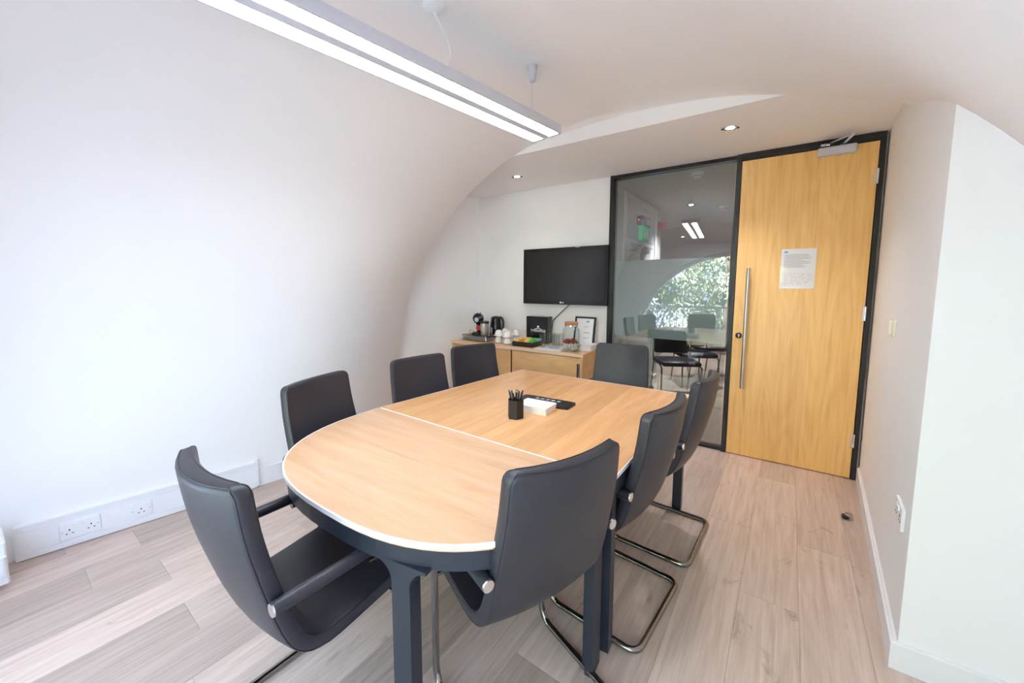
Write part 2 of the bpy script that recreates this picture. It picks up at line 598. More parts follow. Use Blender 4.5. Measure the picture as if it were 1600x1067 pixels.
# flat alcove ceiling: its front edge is the shallow downstand seen under the vault
mb = MB(); mb.box(-3.6, 0.75, YE+0.002, YB-0.014, ZC, ZC+0.20)
struct(mb.build('ceiling.001', M['ceil']))
mb = MB(); mb.box(-3.6, 0.75, YB-0.03, YB+0.10, ZC+0.20, ZC+0.26)
struct(mb.build('trim_1', M['ceil']))
# alcove side wall
XA0, XA1 = -3.33, -2.955
d = Vector((XA1-XA0, YB-YE, 0)).normalized()
nrm = Vector((-d.y, d.x, 0))
mb = MB()
p0, p1 = Vector((XA0, YE-0.0, 0)), Vector((XA1, YB, 0))+d*0.1
poly = [p0, p1, p1+nrm*0.15, p0+nrm*0.15]
mb.prism([(p.x, p.y) for p in poly], 0, ZC+0.1)
struct(mb.build('wall_left', M['wall']))
# back wall left of the glazing
mb = MB(); mb.box(-3.25, -1.325, YB, YB+0.12, 0, 2.75)
struct(mb.build('wall_back', M['wall']))
# lintel above glazing and door (behind the ceiling line)
mb = MB(); mb.box(-1.325, 0.9, YB-0.012, YB+0.10, ZC, 2.75)
struct(mb.build('wall_back.001', M['wall']))
# right wall (splayed) with return face
RA, RB = Vector((0.446, 1.868, 0)), Vector((0.580, YB-0.01, 0))
RB2 = RB + (RB-RA).normalized()*0.12
mb = MB()
n = 28
cols = []
for i in range(n+1):
    p = RA.lerp(RB2, i/n)
    zt = (vault_z(p.x, p.y)+0.02) if p.y < YE else ZC+0.03
    if p.y >= YE: zt = ZC+0.03
    cols.append(((p.x, p.y, 0), (p.x, p.y, zt)))
mb.grid(cols)
ret = []
rd = Vector((0.998, 0.0, 0))
for i in range(n+1):
    p = RA + rd*(1.15*i/n)
    ret.append(((p.x, p.y, 0), (p.x, p.y, vault_z(p.x, p.y)+0.02)))
mb.grid(ret)
# back and far side so that the wall has body
q0, q1 = RB2+Vector((0.2, 0, 0)), RA+rd*1.15+Vector((0, 0.2, 0))
mb.add([(RB2.x, RB2.y, 0), (q0.x, q0.y, 0), (q0.x, q0.y, 2.46), (RB2.x, RB2.y, 2.46)], [(0, 1, 2, 3)])
mb.add([(q0.x, q0.y, 0), (q1.x, q1.y, 0), (q1.x, q1.y, 2.1), (q0.x, q0.y, 2.46)], [(0, 1, 2, 3)])
struct(mb.build('wall_right', M['wall']))
# baseboard right, L-shaped
def strip_along(mb, pts, off, z0, z1, th):
    """box strip along a floor polyline, on the side given by the sign of off"""
    pts = [Vector((*p, 0)) for p in pts]
    inn, out = [], []
    for i, p in enumerate(pts):
        a = (pts[min(i+1, len(pts)-1)]-pts[max(i-1, 0)]).normalized()
        nn = Vector((-a.y, a.x, 0))*off
        if 0 < i < len(pts)-1:
            d1 = (pts[i]-pts[i-1]).normalized(); d2 = (pts[i+1]-pts[i]).normalized()
            k = 1.0/max(0.3, math.sqrt((1+d1.dot(d2))/2))
            nn = nn*k
        inn.append(p+nn*0.001); out.append(p+nn*th)
    for i in range(len(pts)-1):
        vs = [inn[i], inn[i+1], out[i+1], out[i]]
        mb.add([(v.x, v.y, z0) for v in vs]+[(v.x, v.y, z1) for v in vs],
               [(0, 3, 2, 1), (4, 5, 6, 7), (0, 1, 5, 4), (1, 2, 6, 5), (2, 3, 7, 6), (3, 0, 4, 7)])
mb = MB()
rpts = [(RB.x-0.002, RB.y-0.055), (RA.x, RA.y), (RA.x+1.0, RA.y)]
strip_along(mb, rpts, -1, 0.0, 0.10, 0.016)
strip_along(mb, rpts, -1, 0.10, 0.108, 0.009)
struct(mb.build('baseboard_right', M['trim']))
# baseboard left beyond the trunking
mb = MB()
lp = [(left_base(y), y) for y in np.linspace(1.13, YE, 14)]
strip_along(mb, lp, -1, 0.0, 0.125, 0.018)
strip_along(mb, lp, -1, 0.125, 0.133, 0.010)
struct(mb.build('baseboard_left', M['trim']))
mb = MB()
strip_along(mb, [(XA0+0.0, YE+0.01), (XA1, YB-0.01)], -1, 0, 0.12, 0.016)
struct(mb.build('baseboard_left.001', M['trim']))

# window wall with an arched opening
WCX, WCZ, WR, WS = -0.88, 0.27, 1.72, 0.20
def arch_pts(r, zs, n=48):
    pts = [(WCX+r, zs)]
    pts += [(WCX+r*math.cos(PI*i/n), WCZ+r*math.sin(PI*i/n)) for i in range(n+1)]
    pts += [(WCX-r, zs)]
    return pts
ap = arch_pts(WR, WS)
def outer_pt(x, z):
    d_ = Vector((x-WCX, z-0.27)); d_.normalize()
    return (WCX+d_.x*3.2, max(-0.05, 0.27+d_.y*3.2))
op = [(WCX+3.4, -0.02)]+[outer_pt(*p) for p in ap[1:-1]]+[(WCX-3.4, -0.02)]
mb = MB()
for yy in (YF, YF-0.22):
    mb.grid([[(x, yy, z) for x, z in ap], [(x, yy, z) for x, z in op]])
    mb.add([(op[0][0], yy, -0.02), (ap[0][0], yy, WS), (ap[-1][0], yy, WS), (op[-1][0], yy, -0.02)], [(0, 1, 2, 3)])
mb.grid([[(x, YF, z) for x, z in ap], [(x, YF-0.22, z) for x, z in ap]])
mb.box(WCX-WR, WCX+WR, YF-0.22, YF, WS-0.03, WS)
struct(mb.build('wall_front', M['wall'], smooth=True, angle=30))
win = bpy.data.objects.new('window_1', None); C.objects.link(win); struct(win); win.location = (WCX, YF-0.12, WS)
off = Matrix.Translation((-WCX, -(YF-0.12), -WS))
a1, a2 = arch_pts(WR-0.001, WS), arch_pts(WR-0.06, WS+0.05)
mb = MB()
for yy in (YF-0.09, YF-0.15):
    mb.grid([[tuple(off @ Vector((x, yy, z))) for x, z in a1], [tuple(off @ Vector((x, yy, z))) for x, z in a2]])
for aa in (a1, a2):
    mb.grid([[tuple(off @ Vector((x, YF-0.09, z))) for x, z in aa], [tuple(off @ Vector((x, YF-0.15, z))) for x, z in aa]])
mb.box(-(WR-0.05), WR-0.05, -0.03, 0.03, 0.0, 0.05)
mb.build('window_frame', M['trim'], win)
mb = MB()
aa = arch_pts(WR-0.055, WS+0.045)
mb.prism([(x-WCX, z-WS) for x, z in aa], -0.004, 0.004, Matrix(((1, 0, 0, 0), (0, 0, 1, 0), (0, 1, 0, 0), (0, 0, 0, 1))))
mb.build('window_pane', M['winpane'], win)

# ------------------------------------------------------------------ floor of oak boards
mb = MB(); mb.box(-6.0, 3.5, -0.7, 10.6, -0.10, -0.012)
floor = struct(mb.build('floor', M['subfloor']))
ang_p = math.radians(-1.6)
PWID = 0.22
fixed = {0: 1.96, 1: 2.52, -1: 2.52, -12: 0.20, -11: 0.435, -14: 0.16, -9: 0.425, -13: 0.41, -10: 1.0, -8: -0.2}
plank_cache = {}
def plank_mesh(w, l):
    key = (round(w, 3), round(l, 3))
    if key not in plank_cache:
        mb = MB()
        g = 0.0003
        mb.box(-w/2+g, w/2-g, -l/2+g, l/2-g, -0.012, 0.0, bev=0.0005)
        o = mb.build('plank', M['plank'])
        plank_cache[key] = o.data
        bpy.data.objects.remove(o)
    return plank_cache[key]
Rz = Matrix.Rotation(ang_p, 4, 'Z')
PL = 1.32
rnd = random.Random(3)
def lay(y_min, y_max, k0, k1, maxlen=PL):
    cnt = 0
    for k in range(k0, k1):
        yj = fixed.get(k, rnd.uniform(0, PL))
        while yj > y_min: yj -= PL
        y = yj
        while y < y_max:
            a, b = max(y, y_min), min(y+PL, y_max)
            y += PL
            if b-a < 0.03: continue
            xc = (k+0.5)*PWID + 0.11-PWID
            o = bpy.data.objects.new('plank', plank_mesh(PWID, b-a))
            C.objects.link(o)
            o.parent = floor
            p = Rz @ Vector((xc, (a+b)/2, 0))
            o.location = p
            o.rotation_euler = (0, 0, ang_p)
            cnt += 1
    return cnt
n1 = lay(-0.55, 3.74, -15, 8)
n2 = lay(3.742, 8.8, -9, 5)

# ------------------------------------------------------------------ glazed partition (window_2)
gx0, gx1 = -1.335, -0.30
win2 = bpy.data.objects.new('window_2', None); C.objects.link(win2); struct(win2); win2.location = (gx0, YB, 0)
mb = MB()
mb.box(0.0, 0.030, -0.035, 0.05, 0, ZC)
mb.box(0.030, gx1-gx0, -0.03, 0.05, ZC-0.030, ZC-0.001)
mb.box(0.030, gx1-gx0, -0.03, 0.05, 0, 0.022)
mb.build('window_frame', M['blackframe'], win2)
GROT = math.radians(-2.0)
gm = Matrix.Translation(((gx1-gx0)/2+0.01, 0.012, 0)) @ Matrix.Rotation(GROT, 4, 'Z')
hw = (gx1-gx0)/2-0.022
mb = MB(); mb.box(-hw, hw, -0.004, 0.004, 0.022, ZC-0.03, gm)
mb.build('glass_pane', M['pane'], win2)
mb = MB(); mb.box(-hw+0.01, hw, 0.0055, 0.0065, 0.915, 1.64, gm)
mb.build('frosted_band', M['film'], win2)
mb = MB(); mb.lathe([(0.0, 0), (0.03, 0), (0.03, 0.001), (0, 0.001)], 20, gm @ Matrix.Translation((-hw+0.10, 0.0076, 1.46)) @ Matrix.Rotation(-PI/2, 4, 'X'))
o = mb.build('green_sticker', M['green'], win2)

# ------------------------------------------------------------------ door
door = bpy.data.objects.new('door_1', None); C.objects.link(door); struct(door); door.location = (-0.30, YB, 0)
DX0, DX1 = 0.0, 0.862          # local
mb = MB()
mb.box(0.0, 0.034, -0.05, 0.06, 0, ZC-0.001)
mb.box(0.834, 0.862, -0.05, 0.06, 0, ZC-0.001)
mb.box(0.034, 0.834, -0.05, 0.06, ZC-0.052, ZC-0.001)
mb.box(0.034, 0.834, -0.056, -0.048, ZC-0.030, ZC-0.001)
mb.build('door_frame', M['blackframe'], door)
mb = MB(); mb.box(0.038, 0.830, -0.046, 0.0, 0.006, ZC-0.056, bev=0.0015)
leaf = mb.build('door_leaf', M['oak'], door)
mb = MB()
hx = 0.125
mb.tube([(hx, -0.105, 0.58), (hx, -0.105, 1.54)], 0.0125, 16)
for z in (0.72, 1.40):
    mb.tube([(hx, -0.105, z), (hx, -0.046, z)], 0.008, 10)
mb.build('door_handle', M['steel'], leaf, smooth=True)
mb = MB(); mb.lathe([(0, 0), (0.024, 0), (0.024, 0.006), (0.021, 0.008), (0, 0.008)], 24, Matrix.Translation((0.082, -0.046, 1.0)) @ Matrix.Rotation(PI/2, 4, 'X'))
lk = mb.build('lock_escutcheon', M['blackframe'], leaf, smooth=True)
mb = MB()
mb.lathe([(0, 0), (0.0075, 0), (0.0075, 0.004), (0, 0.004)], 16, Matrix.Translation((0.082, -0.054, 1.005)) @ Matrix.Rotation(PI/2, 4, 'X'))
mb.box(0.0785, 0.0855, -0.058, -0.054, 0.985, 1.003)
mb.build('lock_cylinder', M['bright'], leaf)
for z in (2.14, 1.21, 0.29):
    mb = MB()
    mb.tube([(0.832, -0.052, z-0.05), (0.832, -0.052, z+0.05)], 0.0075, 10)
    mb.box(0.818, 0.832, -0.0495, -0.046, z-0.05, z+0.05)
    mb.build('hinge', M['bright'], door, smooth=True)
mb = MB(); mb.box(0.50, 0.71, -0.088, -0.046, 2.315, 2.372, bev=0.004)
cl = mb.build('door_closer', M['alu'], door)
mb = MB()
mb.lathe([(0, 0), (0.010, 0), (0.010, 0.012), (0, 0.012)], 14, Matrix.Translation((0.62, -0.067, 2.303)))
mb.build('closer_spindle', M['bright'], cl)
mb = MB()
def bar(mb, a, b, w, h):
    a, b = Vector(a), Vector(b)
    t = (b-a); L = t.length; t.normalize()
    z = Vector((0, 0, 1)); s = t.cross(z).normalized(); u = s.cross(t)
    m = Matrix(((t.x, s.x, u.x, a.x), (t.y, s.y, u.y, a.y), (t.z, s.z, u.z, a.z), (0, 0, 0, 1)))
    mb.box(0, L, -w/2, w/2, -h/2, h/2, m)
bar(mb, (0.63, -0.068, 2.378), (0.668, -0.25, 2.384), 0.018, 0.006)
bar(mb, (0.668, -0.25, 2.390), (0.545, -0.062, 2.392), 0.014, 0.006)
mb.box(0.515, 0.565, -0.072, -0.056, 2.384, 2.400)
mb.tube([(0.63, -0.068, 2.372), (0.63, -0.068, 2.384)], 0.011, 12)
mb.tube([(0.668, -0.25, 2.380), (0.668, -0.25, 2.396)], 0.008, 12)
mb.build('closer_arm', M['bright'], cl, smooth=True)

# notice on the door
t = thing('notice_sheet', 'white printed notice in a clear sleeve taped to the wooden door', 'notice', (0.135, YB-0.0475, 1.53))
mb = MB(); mb.box(-0.105, 0.105, -0.0006, 0, -0.148, 0.148); mb.build('sheet', M['paper'], t)
mb = MB()
mb.box(-0.088, -0.066, -0.0012, -0.0008, 0.118, 0.132)
pr = mb.build('print', M['blueink'], t)
mb = MB()
rq = random.Random(5)
for i in range(15):
    z = 0.105-0.0068*i
    mb.box(-0.085, -0.085+rq.uniform(0.10, 0.165), -0.0012, -0.0008, z, z+0.0022)
for i in range(9):
    z = -0.035-0.010*i
    x = -0.08
    while x < 0.07:
        w = rq.uniform(0.01, 0.035)
        mb.box(x, x+w, -0.0012, -0.0008, z, z+0.0016)
        x += w+rq.uniform(0.006, 0.02)
mb.build('print', M['ink'], t)
# crinkled clear sleeve
mb = MB()
rows = []
for j in range(13):
    row = []
    for i in range(9):
        x = -0.109+0.218*i/8; z = -0.152+0.304*j/12
        amp = 0.003 if z < 0.03 else 0.0008
        e = 0.0 if i in (0, 8) or j in (0, 12) else 1.0
        row.append((x, -0.0022-e*amp*abs(math.sin(3.1*i+1.7*j)), z))
    rows.append(row)
mb.grid(rows)
mb.build('plastic_sleeve', M['sleeve'], t, smooth=True)

# ------------------------------------------------------------------ pendant lamp
LA = math.radians(81.0-90.0)     # the lamp follows the vault, not the table
lt = thing('pendant_lamp', 'long silver pendant lamp with two glowing white strips hanging over the table', 'lamp', (-1.07, 1.918, 2.2), LA)
LL, LW, LH = 1.85, 0.19, 0.046
mb = MB()
t_ = 0.008
mb.box(-LW/2, -LW/2+t_, -LL, 0, 0, LH)
mb.box(LW/2-t_, LW/2, -LL, 0, 0, LH)
mb.box(-LW/2+t_, LW/2-t_, -LL, 0, LH-0.006, LH)
mb.box(-0.021, 0.021, -LL+0.02, -0.012, 0.002, LH-0.006)
mb.box(-LW/2+t_, -0.014, -0.012, 0, 0.0, LH-0.006)
mb.box(0.014, LW/2-t_, -0.012, 0, 0.0, LH-0.006)
mb.box(-0.014, 0.014, -0.012, 0, 0.004, LH-0.006)
mb.box(-LW/2+t_, LW/2-t_, -LL, -LL+0.012, 0.0, LH-0.006)
mb.build('housing', M['alu'], lt)
for s in (-1, 1):
    mb = MB()
    x0, x1 = (-LW/2+t_, -0.021) if s < 0 else (0.021, LW/2-t_)
    mb.box(x0, x1, -LL+0.02, -0.022, 0.010, 0.014)
    mb.build('light_strip', M['strip'], lt)
lam = lt.matrix_basis.copy()
lam = Matrix.Translation((-1.07, 1.918, 2.2)) @ Matrix.Rotation(LA, 4, 'Z')
def ceil_local(y):
    p = lam @ Vector((0, y, 0))
    return vault_z(p.x, p.y)-2.2
for y in (-0.13, -LL+0.13):
    zc = ceil_local(y)
    mb = MB()
    mb.lathe([(0.0, -0.082), (0.006, -0.082), (0.012, -0.078), (0.017, -0.066), (0.024, -0.012), (0.026, 0.006), (0.0, 0.006)], 20, Matrix.Translation((0, y, zc)))
    cn = mb.build('ceiling_cone', M['alu'], lt, smooth=True)
    mb = MB(); mb.tube([(0, y, LH-0.004), (0, y, zc-0.08)], 0.0016, 6)
    mb.build('suspension_wire', M['bright'], lt)
yr = -0.74
zc = ceil_local(yr)
mb = MB(); mb.lathe([(0.0, -0.036), (0.012, -0.036), (0.040, -0.024), (0.046, -0.004), (0.046, 0.012), (0, 0.012)], 24, Matrix.Translation((0, yr, zc)))
mb.build('ceiling_rose', M['upvc'], lt, smooth=True)
mb = MB()
pts = []
for i in range(15):
    k = i/14
    pts.append((0.0+0.015*math.sin(PI*k), yr-0.0+0.05*math.sin(k*PI*0.9)*1.2+0.02*k, zc-0.035-(zc-0.035-LH)*k))
mb.tube(pts, 0.0035, 8)
mb.build('power_cord', M['upvc'], lt, smooth=True)

# ------------------------------------------------------------------ downlights
def downlight(x, y, z, label, group, power=9.0, watt=True):
    t = thing('downlight', label, 'light', (x, y, z), 0, group)
    mb = MB()
    mb.lathe([(0.028, 0.004), (0.030, -0.002), (0.040, -0.004), (0.043, -0.0005), (0.043, 0.004), (0.028, 0.004)], 28)
    mb.build('bezel', M['bright'], t, smooth=True)
    for a in (0.25, 0.25+PI):
        mb = MB(); mb.box(0.036, 0.052, -0.006, 0.006, -0.007, -0.001, Matrix.Rotation(a, 4, 'Z'))
        mb.build('clip', M['black'], t)
    mb = MB(); mb.lathe([(0, -0.001), (0.020, -0.0015), (0.028, 0.0015), (0, 0.003)], 20)
    mb.build('lamp_face', M['spot'], t, smooth=True)
    sp = bpy.data.lights.new('downlight_beam', 'SPOT')
    sp.energy = power
    sp.spot_size = math.radians(112)
    sp.spot_blend = 1.0
    sp.shadow_soft_size = 0.06
    sp.color = (1.0, 0.95, 0.95)
    so = bpy.data.objects.new('downlight_beam', sp)
    C.objects.link(so)
    so.parent = t
    so.location = (0, 0, -0.012)
    return t
downlight(-0.298, 2.985, ZC, 'recessed downlight glowing in the alcove ceiling in front of the wooden door', 'downlights in the alcove ceiling', 34)
downlight(-2.077, 3.149, ZC, 'recessed downlight glowing in the alcove ceiling above the television corner', 'downlights in the alcove ceiling', 10)

# ------------------------------------------------------------------ left wall: cable trunking and sockets
wa = math.atan2(1.294-0.086, -2.885+3.107)
tr0 = Vector((left_base(0.095), 0.095, 0))
tr1 = Vector((left_base(1.117), 1.117, 0))
TL = (tr1-tr0).length
ta = math.atan2((tr1-tr0).y, (tr1-tr0).x)
# local: x along wall, y = away from wall into the room is negative
tk = thing('cable_trunking', 'white plastic cable trunking running along the foot of the curved wall', 'trunking', tuple(tr0), ta)
TD = 0.028
mb = MB(); mb.box(0, TL, -TD, 0.0, 0.030, 0.150); mb.build('channel', M['upvc'], tk)
mb = MB()
mb.box(0, TL, -TD-0.003, 0.0, 0.150, 0.180)
mb.box(0, TL, -TD-0.006, 0.0, 0.004, 0.032)
mb.build('moulding', M['trim'], tk)
mb = MB(); mb.prism([(x, z) for x, z in rrect(-TD-0.008, 0.0, 0.003, 0.192, 0.012, 4)], TL, TL+0.014, Matrix(((0, 0, 1, 0), (1, 0, 0, 0), (0, 1, 0, 0), (0, 0, 0, 1))))
mb.build('end_cap', M['upvc'], tk)
for x0, x1 in ((0.012, 0.146), (0.302, 0.395), (0.53, TL-0.004)):
    mb = MB(); mb.box(x0, x1, -TD-0.0035, -TD-0.0005, 0.036, 0.146)
    mb.build('cover_strip', M['upvc'], tk)
def socket(name, label, loc, rz, gangs, w, facing=-1, rockers=True):
    t = thing(name, label, 'socket', loc, rz)
    h = 0.086
    mb = MB(); mb.prism(rrect(-w/2, w/2, -h/2, h/2, 0.004, 3), 0, 0.010, FACE_NEG_Y)
    mb.build('face_plate', M['upvc'], t)
    gx = [0] if gangs == 1 else [-w*0.27, w*0.27]
    for k, x in enumerate(gx):
        mb = MB()
        for (dx, dz, a, b) in ((0, 0.010, 0.0022, 0.0045), (-0.011, -0.010, 0.0035, 0.0020), (0.011, -0.010, 0.0035, 0.0020)):
            mb.box(x+dx-a, x+dx+a, -0.0112, -0.0098, dz-0.004-b, dz-0.004+b)
        mb.build('pin_holes', M['hole'], t)
        if rockers:
            s = 1 if (gangs == 1 or k == 0) else -1
            if gangs == 2:
                xr = x+s*0.022
                zr = 0.026
            else:
                xr, zr = x+0.027, 0.024
            mb = MB(); mb.box(xr-0.006, xr+0.006, -0.014, -0.009, zr-0.009, zr+0.009, bev=0.001)
            mb.build('rocker_switch', M['upvc'], t)
    for s in (-1, 1):
        mb = MB()
        mb.lathe([(0, 0), (0.003, 0), (0.003, 0.001), (0, 0.001)], 8, Matrix.Translation((s*(w/2-0.008), -0.010, 0)) @ Matrix.Rotation(PI/2, 4, 'X'))
        mb.build('screw', M['bright'], t)
    return t
def trpt(x): 
    p = tr0 + Vector((math.cos(ta), math.sin(ta), 0))*x + Vector((math.sin(ta), -math.cos(ta), 0))*(TD+0.0005)
    return p
p = trpt(0.224); socket('wall_socket', 'white double wall socket set in the trunking nearest the left frame edge', (p.x, p.y, 0.090), ta, 2, 0.146)
p = trpt(0.462); socket('wall_socket', 'white single wall socket set in the trunking beside the double socket', (p.x, p.y, 0.090), ta, 1, 0.088)

# right wall fittings
ra = math.atan2((RA-RB).y, (RA-RB).x)     # local x runs from the door towards the camera; -y is into the room
def rwall(y):
    k = (y-RA.y)/(RB.y-RA.y)
    return RA.lerp(RB, k)
p = rwall(2.034); 
socket('wall_socket', 'white double wall socket low on the grey-white right wall', (p.x-0.0005, p.y, 0.52), ra, 2, 0.146)
p = rwall(2.66)
t = thing('light_switch', 'small cream light switch on the right wall near the door', 'switch', (p.x-0.0005, p.y, 1.193), ra)
mb = MB(); mb.prism(rrect(-0.043, 0.043, -0.043, 0.043, 0.006, 3), 0, 0.008, FACE_NEG_Y); mb.build('face_plate', M['cream'], t)
mb = MB(); mb.box(-0.020, 0.020, -0.022, -0.006, -0.034, 0.034, bev=0.005); mb.build('rocker_switch', M['cream'], t)
# door stop on floor
t = thing('door_stop', 'small black and steel door stop on the floor beside the right wall', 'door stop', (0.447, 2.975, 0), 0.15)
mb = MB(); mb.lathe([(0, 0.0), (0.021, 0), (0.021, 0.028), (0.017, 0.032), (0, 0.032)], 20); mb.build('stop_body', M['steel'], t, smooth=True)
mb = MB(); mb.lathe([(0.0205, 0.004), (0.026, 0.006), (0.026, 0.026), (0.0205, 0.028)], 20, Matrix.Translation((-0.012, -0.004, 0)) @ Matrix.Scale(0.8, 4)); mb.build('rubber_ring', M['black'], t, smooth=True)

# ------------------------------------------------------------------ heater at the left frame edge
t = thing('convector_heater', 'low white heater with a valve at the foot of the left wall by the window', 'heater', (-3.02, -0.30, 0), 0)
mb = MB(); mb.box(0.0, 0.20, 0.0, 0.36, 0.035, 0.235, bev=0.006); mb.build('heater_body', M['upvc'], t)
mb = MB(); mb.tube([(0.215, 0.34, 0.09), (0.215, 0.34, 0.175)], 0.018, 12); mb.tube([(0.195, 0.34, 0.12), (0.215, 0.34, 0.12)], 0.012, 10); mb.build('valve', M['upvc'], t, smooth=True)
for y in (0.05, 0.31):
    mb = MB(); mb.box(0.02, 0.16, y-0.012, y+0.012, 0.0, 0.036)
    mb.build('foot', M['upvc'], t)

# ------------------------------------------------------------------ conference table
TZ = 0.73
tb = thing('conference_table', 'maple conference table with rounded near end and dark metal legs', 'table', (-1.05, 1.5, 0))
tl = (-1.05, 1.5)
def T(x, y): return (x-tl[0], y-tl[1])
seam_y = 1.300
Lx0, Rx0 = -1.752, -0.428       # at the seam
Lx1, Rx1, Yfar = -1.630, -0.402, 2.545
seamL, seamR = (Lx0, 1.292), (Rx0, 1.262)
def dend(grow=0.0, n=40):
    pts = []
    cx_, a_, b_ = (Lx0+Rx0)/2, (Rx0-Lx0)/2+grow, 0.682+grow
    for i in range(n+1):
        th = PI + PI*i/n
        c, s = math.cos(th), math.sin(th)
        e = 2.0/2.65
        x = cx_+a_*math.copysign(abs(c)**e, c)
        k = (x-Lx0)/(Rx0-Lx0)
        y = 1.277-b_*abs(s)**e
        pts.append((x, y))
    return pts
de = dend()
top_poly = de[:]
top_poly[0] = seamL; top_poly[-1] = seamR
mb = MB(); mb.prism([T(*p) for p in top_poly], 0.708, TZ); mb.build('end_top', M['maple_x'], tb)
def band(poly_open, z0, z1, th, closed=False):
    mb = MB()
    pts = [Vector((p[0], p[1], 0)) for p in poly_open]
    m = len(pts)
    ins, outs = [], []
    for i in range(m):
        a = pts[(i-1) % m] if (closed or i > 0) else pts[i]
        b = pts[(i+1) % m] if (closed or i < m-1) else pts[i]
        tt = (b-a).normalized()
        nn = Vector((tt.y, -tt.x, 0))
        k = 1.0
        if closed or 0 < i < m-1:
            d1 = (pts[i]-a).normalized(); d2 = (b-pts[i]).normalized()
            k = 1.0/max(0.5, math.sqrt(max(0.0, (1+d1.dot(d2))/2)))
        ins.append(pts[i]); outs.append(pts[i]+nn*th*k)
    rng = range(m) if closed else range(m-1)
    for i in rng:
        j = (i+1) % m
        vs = [ins[i], ins[j], outs[j], outs[i]]
        mb.add([(*T(v.x, v.y), z0) for v in vs]+[(*T(v.x, v.y), z1) for v in vs],
               [(0, 3, 2, 1), (4, 5, 6, 7), (0, 1, 5, 4), (1, 2, 6, 5), (2, 3, 7, 6), (3, 0, 4, 7)])
    return mb
band(top_poly, 0.716, TZ+0.0005, 0.006).build('edge_band', M['edge'], tb)
mb = MB()
sl, sr = Vector((*T(*seamL), 0)), Vector((*T(*seamR), 0))
dd = (sr-sl).normalized(); nn = Vector((-dd.y, dd.x, 0))
q = [sl, sr, sr+nn*0.009, sl+nn*0.009]
mb.prism([(v.x, v.y) for v in q], 0.709, TZ+0.0006); mb.build('seam_strip', M['edge'], tb)
g = 0.011
mid0 = ((Lx0+Rx0)/2+0.03, (seamL[1]+seamR[1])/2+g)
mid1 = ((Lx1+Rx1)/2, Yfar)
for nm, poly in (('main_top', [(Lx0+0.001, seamL[1]+g), (mid0[0]-0.0006, mid0[1]), (mid1[0]-0.0006, mid1[1]), (Lx1, Yfar)]),
                 ('main_top', [(mid0[0]+0.0006, mid0[1]), (Rx0-0.001, seamR[1]+g), (Rx1, Yfar), (mid1[0]+0.0006, mid1[1])])):
    mb = MB(); mb.prism([T(*p) for p in poly], 0.708, TZ); mb.build(nm, M['maple_y'], tb)
band([(Rx0, seamR[1]+g), (Rx1, Yfar), (Lx1, Yfar), (Lx0, seamL[1]+g)], 0.716, TZ+0.0005, 0.005).build('edge_band', M['edge'], tb)
# dark apron, set a little back under the tops
ap2 = [(x*0.992+(Lx0+Rx0)/2*0.008, y+0.006) for x, y in top_poly]
band(ap2, 0.648, 0.7079, -0.016).build('apron', M['navy'], tb)
band([(Rx0-0.004, seamR[1]+g), (Rx1-0.004, Yfar-0.004), (Lx1+0.004, Yfar-0.004), (Lx0+0.004, seamL[1]+g)], 0.648, 0.7085, -0.016).build('apron', M['navy'], tb)
mb = MB(); mb.prism([T(Lx0+0.05, 1.30), T(Rx0-0.05, 1.27), T(Rx0-0.05, 1.24), T(Lx0+0.05, 1.27)], 0.655, 0.7085); mb.build('cross_rail', M['navy'], tb)
def table_leg(x, y, ang, w=0.062, d=0.045, flare=True):
    """cast leg: flat blade whose top sweeps out into the apron; ang = direction of the apron there"""
    pr = []
    z1, zf, r = 0.656, 0.648, 0.055
    if flare:
        right = [(w/2, 0.0), (w/2, zf-r)] + [(w/2+r-r*math.cos(math.radians(a)), zf-r+r*math.sin(math.radians(a))) for a in range(10, 91, 10)] + [(w/2+r, z1)]
    else:
        right = [(w/2, 0.0), (w/2, 0.700)]
    poly = right + [(-px, pz) for px, pz in right[::-1]]
    m = Matrix.Translation((*T(x, y), 0)) @ Matrix.Rotation(ang, 4, 'Z') @ Matrix(((1, 0, 0, 0), (0, 0, 1, 0), (0, 1, 0, 0), (0, 0, 0, 1)))
    mb = MB(); mb.prism(poly, -d/2, d/2, m)
    if flare:
        mb.prism([(-w*0.32, 0.004), (w*0.32, 0.004), (w*0.32, 0.60), (-w*0.32, 0.60)], d/2-0.002, d/2+0.014, m)
    return mb.build('leg', M['navy'], tb, smooth=True, angle=25)
table_leg(-0.792, 0.652, math.radians(9))
table_leg(-1.665, 0.925, math.radians(112))
table_leg(-0.475, 1.232, math.radians(92), 0.075, 0.030)
table_leg(-0.472, 1.342, math.radians(92), 0.050, 0.050, False)
table_leg(-1.715, 1.36, math.radians(88), 0.050, 0.050, False)
table_leg(-0.432, 2.505, 0, 0.050, 0.050, False)
table_leg(-1.598, 2.505, 0, 0.050, 0.050, False)

